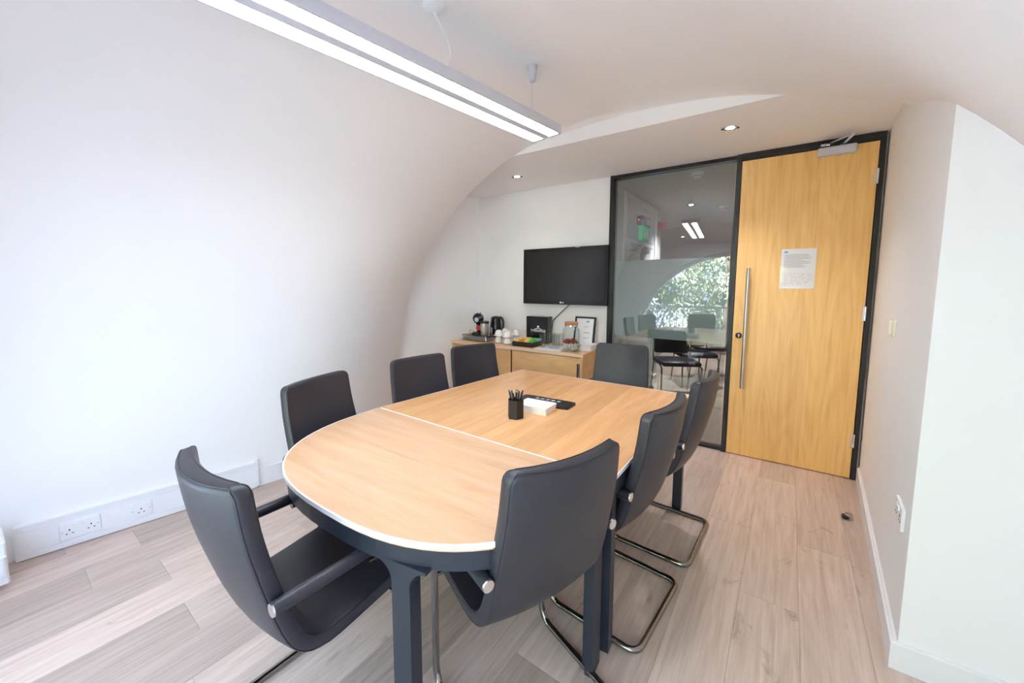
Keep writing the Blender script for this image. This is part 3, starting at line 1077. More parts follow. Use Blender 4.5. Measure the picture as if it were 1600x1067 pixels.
# ------------------------------------------------------------------ chairs
def chair_parts(root):
    tck = 0.042
    prof = [(-0.030, 0.932), (-0.024, 0.88), (-0.012, 0.80), (0.006, 0.72), (0.028, 0.64), (0.052, 0.56), (0.078, 0.495), (0.106, 0.454), (0.142, 0.430), (0.190, 0.424),
            (0.25, 0.430), (0.32, 0.440), (0.38, 0.448), (0.44, 0.456), (0.48, 0.461), (0.53, 0.463), (0.560, 0.460)]
    P = [Vector((0, a, b)) for a, b in prof]
    P[1:1] = [P[0].lerp(P[1], 0.05), P[0].lerp(P[1], 0.14), P[0].lerp(P[1], 0.32), P[0].lerp(P[1], 0.62)]
    P[-1:-1] = [P[-2].lerp(P[-1], 0.45), P[-2].lerp(P[-1], 0.75)]
    # densify with Catmull-Rom
    dense = []
    for i in range(len(P)-1):
        p0, p1, p2, p3 = P[max(i-1, 0)], P[i], P[i+1], P[min(i+2, len(P)-1)]
        for k in range(2):
            t = k/2
            dense.append(0.5*((2*p1)+(p2-p0)*t+(2*p0-5*p1+4*p2-p3)*t*t+(3*p1-p0-3*p2+p3)*t**3))
    dense.append(P[-1])
    P = dense
    S = [0.0]
    for i in range(1, len(P)): S.append(S[-1]+(P[i]-P[i-1]).length)
    L = S[-1]
    def hw(s):
        k = s/L
        w = 0.202+0.018*min(1, k/0.45)
        r = 0.035
        for d in (s, L-s):
            if d < r: w -= r-math.sqrt(max(0.0, r*r-(r-d)**2))
        return w
    def th(s):
        e = 0.013
        f = 1.0
        for d in (s, L-s):
            if d < e: f = min(f, math.sqrt(max(0.0, 1-((e-d)/e)**2))*0.97+0.03)
        return tck*f
    NL = 9
    def outline(w, h, rc):
        """rounded rectangle, counted: front face (NL), corner (3), rear face (NL), corner (3)"""
        o = []
        for k in range(NL): o.append(((w-rc)*(1-2*k/(NL-1)), h))
        for a in (115, 135, 157, 180, 203, 225, 245):
            o.append((-(w-rc)+rc*math.cos(math.radians(a)), (h-rc if a <= 180 else -(h-rc))+rc*math.sin(math.radians(a))))
        for k in range(NL): o.append((-(w-rc)*(1-2*k/(NL-1)), -h))
        for a in (295, 315, 337, 360, 383, 405, 425):
            o.append(((w-rc)+rc*math.cos(math.radians(a)), (-(h-rc) if a <= 360 else (h-rc))+rc*math.sin(math.radians(a))))
        return o
    nring = 2*NL+14
    def ring(i):
        s = S[i]
        tt = (P[min(i+1, len(P)-1)]-P[max(i-1, 0)]).normalized()
        nn = Vector((0, -tt.z, tt.y))        # towards the sitter
        w, t_ = hw(s), th(s)
        h = t_/2
        sag = 0.040*max(0.0, 1-s/(0.62*L))**0.8 + 0.006
        out = []
        for x, n_ in outline(w, h, min(0.011, h*0.98)):
            p = P[i]+Vector((x, 0, 0))+nn*(n_+sag*((x/0.21)**2))
            if n_ > 0.5*h: p = p+nn*(0.006*max(0.0, 1-(x/(w-0.011))**2))     # padded face
            if n_ < -0.5*h: p = p-nn*(0.004*max(0.0, 1-(x/(w-0.011))**2))
            out.append(p)
        return out
    rings = [ring(i) for i in range(len(P))]
    split = min(range(len(P)), key=lambda i: abs(S[i]-0.565*L))
    split = next(i for i in range(len(P)) if P[i].y > 0.150)
    def shell(i0, i1, name):
        mb = MB()
        vs = [p for r in rings[i0:i1+1] for p in r]
        fs = []
        m = i1-i0+1
        for i in range(m-1):
            for k in range(nring):
                k2 = (k+1) % nring
                fs.append((i*nring+k, i*nring+k2, (i+1)*nring+k2, (i+1)*nring+k))
        fs.append(tuple(range(nring))); fs.append(tuple((m-1)*nring+k for k in range(nring)))
        mb.add(vs, fs)
        return mb.build(name, M['leather'], root, smooth=True, angle=60)
    back = shell(0, split, 'backrest')
    seat = shell(split, len(P)-1, 'seat')
    # welts along the front and rear edges
    ka, kb = nring-2, NL+1                 # front corner line, right and left
    kc, kd = NL+7+NL+1, NL+5               # rear corner line, right and left
    for (o, i0, i1, top) in ((back, 0, split, True), (seat, split, len(P)-1, False)):
        mb = MB()
        for (r1, r2) in ((ka, kb), (kc, kd)):
            i2 = 2
            idx = list(range(i2, i1+1)) if top else list(range(i0, i1-1))
            left = [rings[i][r1] for i in idx]
            right = [rings[i][r2] for i in idx]
            if top:
                row = rings[i2]
                order = [nring-1]+list(range(0, NL+1)) if r1 == ka else list(range(NL+7+NL, NL+5, -1))
                path = left[::-1]+[row[k] for k in order]+right
            else:
                row = rings[i1-2]
                order = [nring-1]+list(range(0, NL+1)) if r1 == ka else list(range(NL+7+NL, NL+5, -1))
                path = left+[row[k] for k in order]+right[::-1]
            mb.tube(path, 0.0022, 6)
        mb.build('piping', M['piping'], o, smooth=True)
    AX, AZ, YL = 0.236, 0.622, 0.375
    for s in (-1, 1):
        mb = MB()
        pts = [(s*AX, 0.046, AZ), (s*AX, 0.10, AZ), (s*AX, 0.25, AZ), (s*AX, YL-0.03, AZ), (s*AX, YL-0.008, AZ), (s*AX, YL, AZ)]
        mb.tube(pts, [0.0185, 0.0185, 0.0185, 0.0185, 0.015, 0.006], 14)
        ar = mb.build('armrest', M['leather'], root, smooth=True, angle=50)
        mb = MB(); mb.lathe([(0, 0), (0.0165, 0), (0.0175, 0.002), (0.0165, 0.006), (0, 0.006)], 18, Matrix.Translation((s*AX, 0.0465, AZ)) @ Matrix.Rotation(PI/2, 4, 'X'))
        mb.build('end_cap', M['bright'], ar, smooth=True)
        mb = MB(); mb.tube([(s*(AX-0.012), 0.062, AZ-0.012), (s*0.20, 0.066, AZ-0.012)], 0.008, 10)
        mb.build('bolt', M['bright'], root, smooth=True)
    # tubular frame: arm front -> down -> runner -> rear bar
    r = 0.0125
    path = []
    R_ = 0.05
    def corner(p, a, b, rad, n=6):
        """fillet between p-a and p-b"""
        p, a, b = Vector(p), Vector(a), Vector(b)
        u, v = (a-p).normalized(), (b-p).normalized()
        s0, s1 = p+u*rad, p+v*rad
        c = p+(u+v)*rad
        out = []
        for i in range(n+1):
            t = i/n*PI/2
            out.append(c - v*rad*math.cos(t) - u*rad*math.sin(t))
        return out
    yf, yr, zr = 0.405, 0.0, r+0.001
    A = {}
    for s in (-1, 1):
        A[s] = [Vector((s*AX, 0.30, AZ-0.026)), Vector((s*AX, yf, AZ-0.026)), Vector((s*AX, yf, zr)), Vector((s*AX, yr, zr))]
    seq = [A[-1][0]] + corner(A[-1][1], A[-1][0], A[-1][2], 0.055) + corner(A[-1][2], A[-1][1], A[-1][3], 0.06) + corner(A[-1][3], A[-1][2], A[1][3], 0.045) \
        + corner(A[1][3], A[-1][3], A[1][2], 0.045) + corner(A[1][2], A[1][3], A[1][1], 0.06) + corner(A[1][1], A[1][2], A[1][0], 0.055) + [A[1][0]]
    mb = MB(); mb.tube(seq, r, 12)
    fr = mb.build('frame', M['chrome'], root, smooth=True, angle=60)
    for s in (-1, 1):
        mb = MB(); mb.tube([A[s][0]+Vector((0, 0.02, 0))]+corner(A[s][1], A[s][0], A[s][2], 0.055)+[Vector((s*AX, yf, 0.50))], 0.0145, 12)
        mb.build('sleeve', M['piping'], fr, smooth=True, angle=60)
    mb = MB()
    for y in (0.30, 0.385):
        pass
    mb.tube([(-AX, yf, 0.415), (AX, yf, 0.415)], 0.010, 10)
    for s in (-1, 1):
        mb.tube([(s*0.15, yf, 0.415), (s*0.15, 0.36, 0.432), (s*0.15, 0.22, 0.415)], 0.009, 8)
    mb.build('seat_support', M['chrome'], root, smooth=True)
def place(x, y, fx, fy): return (x, y, 0), math.atan2(-fx, fy)
GRP = 'leather armchairs round the conference table'
l0, r0z = place(-1.190, 0.345, 0.03, 1.0)
ch = thing('cantilever_armchair', 'black leather armchair at the left front, its whole seat in view', 'chair', l0, r0z, GRP)
chair_parts(ch)
for (x, y, fx, fy, lab) in [
    (-0.442, 0.938, -0.93, 0.37, 'black leather armchair nearest the camera on the right, its scuffed back towards us'),
    (-0.325, 1.600, -0.994, 0.113, 'middle black leather armchair of the three on the door side of the table'),
    (-0.262, 2.200, -0.997, 0.07, 'black leather armchair on the door side, closest to the glass partition'),
    (-1.885, 1.015, 0.954, 0.30, 'black leather armchair on the wall side beside the rounded table end'),
    (-1.912, 1.715, 0.994, -0.11, 'middle black leather armchair of the three on the curved wall side'),
    (-1.945, 2.320, 0.957, -0.25, 'black leather armchair on the wall side, in front of the sideboard left end'),
    (-0.978, 3.022, 0.107, -0.994, 'black leather armchair alone at the far end of the table before the glass')]:
    loc, rz = place(x, y, fx, fy)
    dup(ch, loc, rz, lab, GRP)

# ------------------------------------------------------------------ things on the table
pp = thing('pen_pot', 'black six-sided pen pot standing on the table', 'pen pot', (-1.053, 1.592, TZ), math.radians(12))
def hexp(r): return [(r*math.cos(math.radians(60*i)), r*math.sin(math.radians(60*i))) for i in range(6)]
mb = MB()
o6, i6 = hexp(0.042), hexp(0.039)
mb.grid([[(x, y, 0) for x, y in o6+o6[:1]], [(x, y, 0.096) for x, y in o6+o6[:1]], [(x, y, 0.096) for x, y in i6+i6[:1]], [(x, y, 0.003) for x, y in i6+i6[:1]]])
mb.add([(x, y, 0) for x, y in o6], [tuple(range(6))[::-1]])
mb.add([(x, y, 0.003) for x, y in i6], [tuple(range(6))])
mb.build('pot_body', M['blackframe'], pp)
rq = random.Random(11)
pens = [(0, 0.030, 0.012), (60, 0.028, 0.03), (120, 0.026, 0.018), (180, 0.028, 0.034), (235, 0.027, 0.016), (285, 0.030, 0.03), (330, 0.024, 0.022), (20, 0.010, 0.02), (200, 0.012, 0.028), (95, 0.014, 0.010), (310, 0.014, 0.035)]
pen0 = None
for k, (a, rad, lean) in enumerate(pens):
    aa = math.radians(a)
    ux, uy = math.cos(aa), math.sin(aa)
    b = Vector((-1.053+ux*rad*0.3, 1.592+uy*rad*0.3, TZ+0.0045))
    tpt = Vector((-1.053+ux*(rad+lean*0.35), 1.592+uy*(rad+lean*0.35), TZ+0.128+0.012*((k*7) % 3)/2))
    dv = (tpt-b)
    if pen0 is None:
        pen0 = thing('pen', 'black pen standing in the pen pot', 'pen', (0, 0, 0), 0, 'pens in the pot')
        mb = MB(); mb.lathe([(0, 0), (0.0012, 0.0), (0.0042, 0.012), (0.0045, 0.13), (0.003, 0.136), (0, 0.136)], 8); mb.build('barrel', M['black'], pen0, smooth=True)
        mb = MB(); mb.box(-0.0012, 0.0012, 0.0045, 0.0065, 0.095, 0.134); mb.build('clip', M['alu'], pen0)
        p_ = pen0
    else:
        p_ = dup(pen0, (0, 0, 0), 0, 'black pen standing in the pen pot', 'pens in the pot')
    p_.location = b
    p_.rotation_euler = dv.to_track_quat('Z', 'Y').to_euler()
for k, (nm, z) in enumerate((('bottom white notepad of the stack beside the black pen pot', 0), ('middle white notepad of the stack beside the black pen pot', 0.0125), ('top white notepad of the stack beside the black pen pot', 0.025))):
    t = thing('notepad', nm, 'notepad', (-1.03+0.002*k, 1.752, TZ+z), math.radians(4.5-1.0*k), 'notepads stacked on the table')
    mb = MB(); mb.box(-0.090, 0.090, -0.064, 0.064, 0, 0.011, bev=0.0006); mb.build('pages', M['paper'], t)
    mb = MB(); mb.box(-0.0902, 0.0902, -0.0642, 0.0642, 0.0112, 0.0122); mb.build('cover_sheet', M['paper'], t)
t = thing('power_module', 'black power and data box set in the table behind the notepads', 'power box', (-1.05, 1.902, TZ), math.radians(3))
mb = MB(); mb.prism(rrect(-0.165, 0.165, -0.070, 0.060, 0.022, 5), 0.0003, 0.010); mb.build('rim', M['black'], t)
mb = MB(); mb.box(-0.135, 0.145, -0.052, -0.002, 0.0102, 0.014, bev=0.0015); mb.build('lid', M['black'], t)
mb = MB()
for k in range(5):
    mb.box(-0.075+0.034*k, -0.055+0.034*k, 0.012, 0.030, 0.0101, 0.0115)
mb.build('port', M['alu'], t)

# ------------------------------------------------------------------ sideboard and everything on it
SX0, SX1, SY0, SY1, SZ = -2.94, -1.372, 3.150, 3.640, 0.79
sb = thing('sideboard', 'low birch sideboard with sliding doors against the back wall', 'sideboard', ((SX0+SX1)/2, SY0, 0))
sx = (SX1-SX0)/2
sd = SY1-SY0
mb = MB(); mb.box(-sx-0.006, sx+0.006, -0.008, sd, SZ-0.028, SZ, bev=0.002); mb.build('top', M['cab'], sb)
mb = MB(); mb.box(-sx-0.006, sx+0.006, -0.010, -0.0082, SZ-0.0275, SZ-0.001); mb.build('edge_band', mat('pale_wood_edge', (0.74, 0.57, 0.43), 0.4), sb)
mb = MB()
mb.box(-sx, -sx+0.02, 0.0, sd, 0.06, SZ-0.028); mb.box(sx-0.02, sx, 0.0, sd, 0.06, SZ-0.028)
mb.box(-sx+0.02, sx-0.02, 0.02, sd, 0.06, 0.08); mb.box(-sx+0.02, sx-0.02, sd-0.01, sd, 0.08, SZ-0.028)
mb.build('carcass', M['cab'], sb)
mb = MB(); mb.box(-sx+0.01, sx-0.01, 0.03, sd-0.01, 0.0, 0.06); mb.build('plinth', M['blackframe'], sb)
dmid = -2.135-(SX0+SX1)/2
mb = MB(); mb.box(-sx+0.02, dmid-0.024, 0.016, 0.030, 0.085, SZ-0.034); d1 = mb.build('door', M['cab'], sb)
mb = MB(); mb.box(dmid+0.003, sx-0.02, 0.002, 0.018, 0.085, SZ-0.034); d2 = mb.build('door', M['cab'], sb)
mb = MB()
mb.box(sx-0.054, sx-0.028, -0.004, 0.003, 0.50, 0.70, bev=0.001); h_ = mb.build('handle', M['black'], d2)
mb = MB(); mb.box(sx-0.040, sx-0.031, -0.006, -0.003, 0.505, 0.695); mb.build('handle', M['bright'], d2)

# capsule drawer
dr = thing('capsule_drawer', 'black and chrome wire capsule drawer under the coffee machine', 'drawer', (-2.70, 3.235, SZ))
mb = MB(); mb.box(-0.172, 0.172, 0, 0.25, 0.060, 0.066); mb.build('top_plate', M['gloss'], dr)
mb = MB()
for (x, y) in ((-0.168, 0.004), (0.168, 0.004), (-0.168, 0.246), (0.168, 0.246)):
    mb.tube([(x, y, 0), (x, y, 0.062)], 0.0045, 8)
for y in (0.004, 0.246):
    mb.tube([(-0.168, y, 0.060), (0.168, y, 0.060)], 0.004, 8)
for x in (-0.168, 0.168):
    mb.tube([(x, 0.004, 0.060), (x, 0.246, 0.060)], 0.004, 8)
    mb.tube([(x, 0.004, 0.012), (x, 0.246, 0.012)], 0.003, 8)
mb.build('frame', M['bright'], dr, smooth=True)
mb = MB()
for i in range(24):
    x = -0.160+0.32*i/23
    mb.box(x-0.0011, x+0.0011, 0.006, 0.0082, 0.010, 0.052)
for i in range(6):
    z = 0.010+0.042*i/5
    mb.box(-0.161, 0.161, 0.0055, 0.0078, z-0.001, z+0.001)
o = mb.build('wire_front', M['mesh'], dr)
mb = MB(); mb.box(-0.158, 0.158, 0.012, 0.24, 0.008, 0.040); mb.build('tray', M['mesh'], dr)

# capsule coffee machine
cm = thing('coffee_machine', 'black round-headed capsule coffee machine with a red disc', 'coffee machine', (-2.715, 3.345, SZ+0.0662), math.radians(12))
mb = MB(); mb.prism(rrect(-0.055, 0.055, -0.085, 0.085, 0.03, 5), 0, 0.022); mb.build('base', M['black'], cm, smooth=True, angle=30)
mb = MB()
pts = [(0, 0.05, 0.02), (0, 0.045, 0.07), (0, 0.025, 0.12), (0, 0.0, 0.16)]
mb.tube(pts, [0.046, 0.042, 0.040, 0.046], 20)
mb.build('column', M['black'], cm, smooth=True)
mb = MB()
mx = Matrix.Translation((0, -0.010, 0.178)) @ Matrix.Rotation(PI/2, 4, 'X')
mb.lathe([(0, -0.035), (0.045, -0.035), (0.058, -0.022), (0.060, 0.0), (0.058, 0.022), (0.040, 0.036), (0, 0.040)], 28, mx)
hd = mb.build('head', M['gloss'], cm, smooth=True)
mb = MB(); mb.lathe([(0, 0.036), (0.022, 0.036), (0.026, 0.044), (0.010, 0.050), (0, 0.050)], 20, Matrix.Translation((0.0, -0.010, 0.165)) @ Matrix.Rotation(PI/2, 4, 'X'))
mb.build('capsule_lever', M['alu'], hd, smooth=True)
mb = MB(); mb.tube([(0.028, -0.02, 0.222), (0.036, -0.02, 0.250)], 0.004, 8); mb.build('lever', M['black'], hd)
mb = MB(); mb.lathe([(0, 0), (0.030, 0), (0.030, 0.005), (0.024, 0.008), (0, 0.008)], 24, Matrix.Translation((0.0, -0.005, 0.070)) @ Matrix.Rotation(PI/2, 4, 'X') @ Matrix.Translation((0, 0, 0.0)))
mb.build('red_disc', M['red'], cm, smooth=True)
mb = MB(); mb.lathe([(0, 0), (0.036, 0), (0.036, 0.012), (0, 0.012)], 20, Matrix.Translation((0, -0.045, 0.022))); mb.build('drip_tray', M['gloss'], cm, smooth=True)

# rose-gold ring of a mug behind the drawer edge
t = thing('napkin_ring', 'small copper coloured ring beside the coffee machine', 'ring', (-2.810, 3.33, SZ+0.0662), 0.3)
mb = MB(); mb.tube([(0.022*math.cos(2*PI*i/20), 0, 0.0245+0.022*math.sin(2*PI*i/20)) for i in range(20)], 0.0025, 8, closed=True)
mb.build('ring', mat('copper', (0.62, 0.30, 0.18), 0.3, 0.9), t, smooth=True)

# steel canister
t = thing('steel_canister', 'cylindrical steel canister with black lid and brown print on the drawer', 'canister', (-2.600, 3.305, SZ+0.0662), -0.3)
mb = MB(); mb.lathe([(0, 0), (0.044, 0), (0.046, 0.004), (0.046, 0.130), (0.044, 0.132), (0, 0.132)], 32); mb.build('body', M['steel'], t, smooth=True)
mb = MB(); mb.lathe([(0, 0.132), (0.048, 0.132), (0.048, 0.150), (0.044, 0.156), (0, 0.156)], 32); mb.build('lid', M['black'], t, smooth=True)
mb = MB()
for (z0, z1, a0, a1) in ((0.060, 0.116, -130, -108), (0.070, 0.080, -140, -100), (0.088, 0.098, -136, -102), (0.104, 0.110, -138, -106), (0.028, 0.034, -112, -86)):
    pts = arc(0, 0, 0.0464, a0, a1, 6)
    mb.grid([[(x, y, z0) for x, y in pts], [(x, y, z1) for x, y in pts]])
mb.build('print', mat('brown_print', (0.16, 0.10, 0.07), 0.5), t)

# kettle
kt = thing('kettle', 'black electric kettle with loop handle in the corner of the sideboard', 'kettle', (-2.640, 3.565, SZ), math.radians(-8))
mb = MB(); mb.lathe([(0, 0), (0.078, 0), (0.080, 0.010), (0.072, 0.018), (0, 0.018)], 28); mb.build('power_base', M['black'], kt, smooth=True)
mb = MB(); mb.lathe([(0, 0.020), (0.070, 0.020), (0.073, 0.035), (0.068, 0.12), (0.058, 0.21), (0.054, 0.235), (0, 0.235)], 32); bd = mb.build('jug', M['gloss'], kt, smooth=True, angle=50)
mb = MB(); mb.lathe([(0, 0.235), (0.053, 0.235), (0.046, 0.252), (0.018, 0.260), (0, 0.262)], 28); mb.build('lid', M['black'], kt, smooth=True)
mb = MB(); mb.tube([(0.046, 0, 0.240), (0.075, 0, 0.248), (0.105, 0, 0.235), (0.120, 0, 0.195), (0.118, 0, 0.140), (0.100, 0, 0.085), (0.072, 0, 0.062)], [0.013, 0.014, 0.014, 0.013, 0.012, 0.011, 0.010], 12); mb.build('handle', M['black'], kt, smooth=True)
mb = MB(); mb.prism([(-0.048, -0.022), (-0.082, 0.0), (-0.048, 0.022)], 0.190, 0.236); mb.build('spout', M['black'], kt)
mb = MB(); mb.box(-0.01, 0.012, -0.0735, -0.069, 0.05, 0.13); mb.build('water_gauge', M['alu'], kt)

# cups and saucers
sa0 = cu0 = None
def saucer(loc, lab):
    global sa0
    if sa0 is None:
        sa0 = thing('saucer', lab, 'saucer', loc, 0, 'white saucers on the sideboard')
        mb = MB(); mb.lathe([(0, 0.0), (0.030, 0.0), (0.032, 0.003), (0.058, 0.011), (0.0575, 0.013), (0.030, 0.006), (0, 0.005)], 28); mb.build('dish', M['china'], sa0, smooth=True)
        return sa0
    return dup(sa0, loc, 0, lab, 'white saucers on the sideboard')
def cup(loc, rz, lab, grp='white cups turned upside down on saucers'):
    global cu0
    if cu0 is None:
        cu0 = thing('cup', lab, 'cup', loc, rz, grp)
        # upside down: rim on the saucer, foot ring on top
        mb = MB(); mb.lathe([(0.040, 0.0), (0.0415, 0.001), (0.040, 0.022), (0.035, 0.044), (0.026, 0.056), (0.022, 0.058), (0.022, 0.0625), (0.019, 0.0625), (0.018, 0.057), (0, 0.057)], 28); 
        mb.build('bowl', M['china'], cu0, smooth=True)
        mb = MB(); mb.tube([(0.036, 0, 0.040), (0.052, 0, 0.040), (0.059, 0, 0.030), (0.056, 0, 0.018), (0.041, 0, 0.012)], 0.0036, 8); mb.build('handle', M['china'], cu0, smooth=True)
        return cu0
    return dup(cu0, loc, rz, lab, grp)
for (x, y, rz, lab) in ((-2.405, 3.300, 0.1, 'left front stack'), (-2.275, 3.275, 0.15, 'right front stack'), (-2.425, 3.445, 0.4, 'left rear stack'), (-2.268, 3.435, 0.5, 'right rear stack')):
    saucer((x, y, SZ), 'bottom white saucer of the %s of cups by the kettle' % lab)
    cup((x, y, SZ+0.0065), rz, 'lower upturned white cup in the %s by the kettle' % lab)
    saucer((x, y, SZ+0.0695), 'upper white saucer in the %s of cups by the kettle' % lab)
    cup((x, y, SZ+0.076), rz+0.2, 'top upturned white cup of the %s by the kettle' % lab)

# tea tray with sachets
TX0, TX1, TY0, TY1 = -2.165, -1.935, 3.205, 3.415
tt_ = thing('tea_tray', 'open black tray full of coloured tea sachets', 'tray', ((TX0+TX1)/2, TY0, SZ))
tw, td = (TX1-TX0)/2, TY1-TY0
mb = MB()
mb.box(-tw, tw, 0, td, 0, 0.004)
mb.box(-tw, tw, 0, 0.005, 0.004, 0.050); mb.box(-tw, tw, td-0.005, td, 0.004, 0.050)
mb.box(-tw, -tw+0.005, 0.005, td-0.005, 0.004, 0.050); mb.box(tw-0.005, tw, 0.005, td-0.005, 0.004, 0.050)
mb.build('tray_body', M['blackframe'], tt_)
mb = MB()
for k in (1, 2, 3):
    x = -tw+2*tw*k/4
    mb.box(x-0.0015, x+0.0015, 0.006, td-0.006, 0.0045, 0.044)
mb.box(-tw+0.006, tw-0.006, td/2-0.0015, td/2+0.0015, 0.0045, 0.043)
mb.build('divider', M['blackframe'], tt_)
packs = {}
rq = random.Random(21)
cols = [['yellow', 'orange', 'yellow', 'foil'], ['beige', 'yellow', 'foil', 'teal']]
cname = {'yellow': 'yellow', 'orange': 'orange', 'foil': 'bright green', 'beige': 'beige', 'teal': 'pale teal'}
for r_ in range(2):
    for c_ in range(4):
        cn = cols[r_][c_]
        for k in range(4):
            x = TX0+2*tw*(c_+0.5)/4
            y = TY0+td*(r_+0.18+0.21*k)/2
            lab = '%s tea sachet in the black tea tray' % cname[cn]
            loc = (x, y, SZ+0.0045)
            if cn not in packs:
                t = thing('tea_sachet', lab, 'tea bag', loc, 0, '%s sachets in the tea tray' % cname[cn])
                mb = MB()
                mb.box(-0.0245, 0.0245, -0.0028, 0.0028, 0, 0.064, Matrix.Rotation(math.radians(-16), 4, 'X') , bev=0.0012)
                mb.build('envelope', M[cn], t)
                mb = MB(); mb.box(-0.0247, 0.0247, -0.0012, 0.0012, 0.0645, 0.069, Matrix.Rotation(math.radians(-16), 4, 'X'))
                mb.build('crimped_edge', M[cn], t)
                packs[cn] = t
            else:
                t = dup(packs[cn], loc, 0, lab)
            t.rotation_euler = (rq.uniform(-0.05, 0.03), 0, rq.uniform(-0.06, 0.06))

# tea box with lettering
bx = thing('tea_box', 'tall black tea box with white lettering behind the tea tray', 'box', (-2.048, 3.500, SZ), math.radians(2))
mb = MB(); mb.box(-0.132, 0.122, 0, 0.105, 0, 0.285, bev=0.002); mb.build('box_body', M['gloss'], bx)
text_mesh('lettering', 'TWININGS', 0.036, M['white'], bx, Matrix.Translation((0.01, -0.0012, 0.122)) @ FACE_NEG_Y)
mb = MB()
mb.lathe([(0, 0), (0.012, 0), (0.012, 0.001), (0, 0.001)], 20, Matrix.Translation((0.012, -0.0004, 0.178)) @ Matrix.Rotation(PI/2, 4, 'X'))
for k in range(-4, 5):
    x = 0.012+0.010*k; z = 0.160-0.0009*k*k*0.7
    mb.box(x-0.0052, x+0.0052, -0.0014, -0.0006, z-0.003, z+0.003)
mb.build('emblem', M['white'], bx)

# glasses on a paper mat
t = thing('paper_mat', 'white paper mat spread under the drinking glasses', 'mat', (-1.775, 3.31, SZ), 0.02)
mb = MB(); mb.box(-0.125, 0.155, -0.145, 0.145, 0.0, 0.0016); mb.build('mat_sheet', M['paper'], t)
g0 = None
for (px, y, lab) in ((848, 3.265, 'clear glass tumbler at the front left of the group on the paper mat'), (855, 3.36, 'clear glass tumbler second from the left behind the front one on the mat'),
                (862, 3.285, 'clear glass tumbler in the front middle of the group on the paper mat'), (866.5, 3.42, 'clear glass tumbler at the back middle of the group on the paper mat'),
                (870.5, 3.305, 'clear glass tumbler at the front right of the group on the paper mat'), (876.5, 3.41, 'clear glass tumbler nearest the glass jar at the back of the group')):
    x = y*(-0.5655+(px-848)*0.0515/24)
    if g0 is None:
        g0 = thing('drinking_glass', lab, 'glass', (x, y, SZ+0.0018), 0, 'glass tumblers on the sideboard')
        mb = MB(); mb.lathe([(0, 0), (0.026, 0), (0.028, 0.003), (0.032, 0.138), (0.0305, 0.1385), (0.0265, 0.012), (0, 0.010)], 24); mb.build('tumbler', M['tumbler'], g0, smooth=True)
    else:
        dup(g0, (x, y, SZ+0.0018), 0, lab)

# glass jar on a glass dish
t = thing('glass_dish', 'round glass dish under the tall clip-top jar', 'dish', (-1.545, 3.272, SZ))
mb = MB(); mb.lathe([(0, 0), (0.075, 0), (0.100, 0.008), (0.099, 0.011), (0.074, 0.005), (0, 0.005)], 32); mb.build('dish', M['tumbler'], t, smooth=True)
j = thing('clip_top_jar', 'large glass jar with wooden lid holding cream and red sweets', 'jar', (-1.545, 3.272, SZ+0.0065), -0.3)
mb = MB(); mb.lathe([(0, 0.0), (0.074, 0.0), (0.082, 0.010), (0.082, 0.180), (0.074, 0.208), (0.058, 0.222), (0.058, 0.236), (0.0555, 0.236), (0.0555, 0.221), (0.071, 0.205), (0.0785, 0.178), (0.0785, 0.014), (0.070, 0.006), (0, 0.006)], 36)
mb.build('jar_body', M['tumbler'], j, smooth=True, angle=60)
mb = MB(); mb.lathe([(0, 0.240), (0.060, 0.240), (0.063, 0.246), (0.063, 0.262), (0.060, 0.267), (0, 0.267)], 32); mb.build('lid', M['cork'], j, smooth=True, angle=40)
mb = MB(); mb.lathe([(0.0595, 0.224), (0.0605, 0.224), (0.0605, 0.240), (0.0595, 0.240)], 28, closed_profile=True)
mb.tube([(0.061, -0.015, 0.232), (0.078, 0, 0.226), (0.086, 0.0, 0.205), (0.084, 0.0, 0.190)], 0.003, 8)
mb.tube([(-0.061, -0.015, 0.232), (-0.074, 0, 0.240), (-0.070, 0.0, 0.262)], 0.003, 8)
mb.build('wire_clip', M['bright'], j, smooth=True)
mb = MB()
rq = random.Random(9)
for k in range(130):
    a, rr, z = rq.uniform(0, 2*PI), 0.068*math.sqrt(rq.random()), rq.uniform(0.014, 0.062)
    m = Matrix.Translation((rr*math.cos(a), rr*math.sin(a), z)) @ Euler((rq.uniform(0, 3), rq.uniform(0, 3), rq.uniform(0, 3))).to_matrix().to_4x4()
    mb.box(-0.010, 0.010, -0.006, 0.006, -0.004, 0.004, m, bev=0.002)
o = mb.build('cream_sweets', M['china'], j); o['kind'] = 'stuff'
mb = MB()
for k in range(95):
    a, rr, z = rq.uniform(0, 2*PI), 0.070*math.sqrt(rq.random()), rq.uniform(0.070, 0.098)
    m = Matrix.Translation((rr*math.cos(a), rr*math.sin(a), z)) @ Euler((rq.uniform(0, 3), rq.uniform(0, 3), rq.uniform(0, 3))).to_matrix().to_4x4()
    mb.box(-0.010, 0.010, -0.006, 0.006, -0.004, 0.004, m, bev=0.002)
o = mb.build('red_sweets', M['redsweet'], j); o['kind'] = 'stuff'

# napkins
for k in range(3):
    t = thing('napkin_pack', '%s white napkin pack in the pile at the sideboard right end' % ('bottom', 'middle', 'top')[k], 'napkins', (-1.438+0.003*k, 3.425, SZ+0.0195*k), 0.05-0.05*k, 'napkin packs on the sideboard')
    mb = MB(); mb.box(-0.062, 0.055, -0.075, 0.075, 0, 0.019, bev=0.003); mb.build('napkins', M['paper'], t)
    mb = MB(); mb.box(-0.0625, 0.0555, -0.02, -0.018, 0.002, 0.0175); mb.build('fold', M['paper'], t)
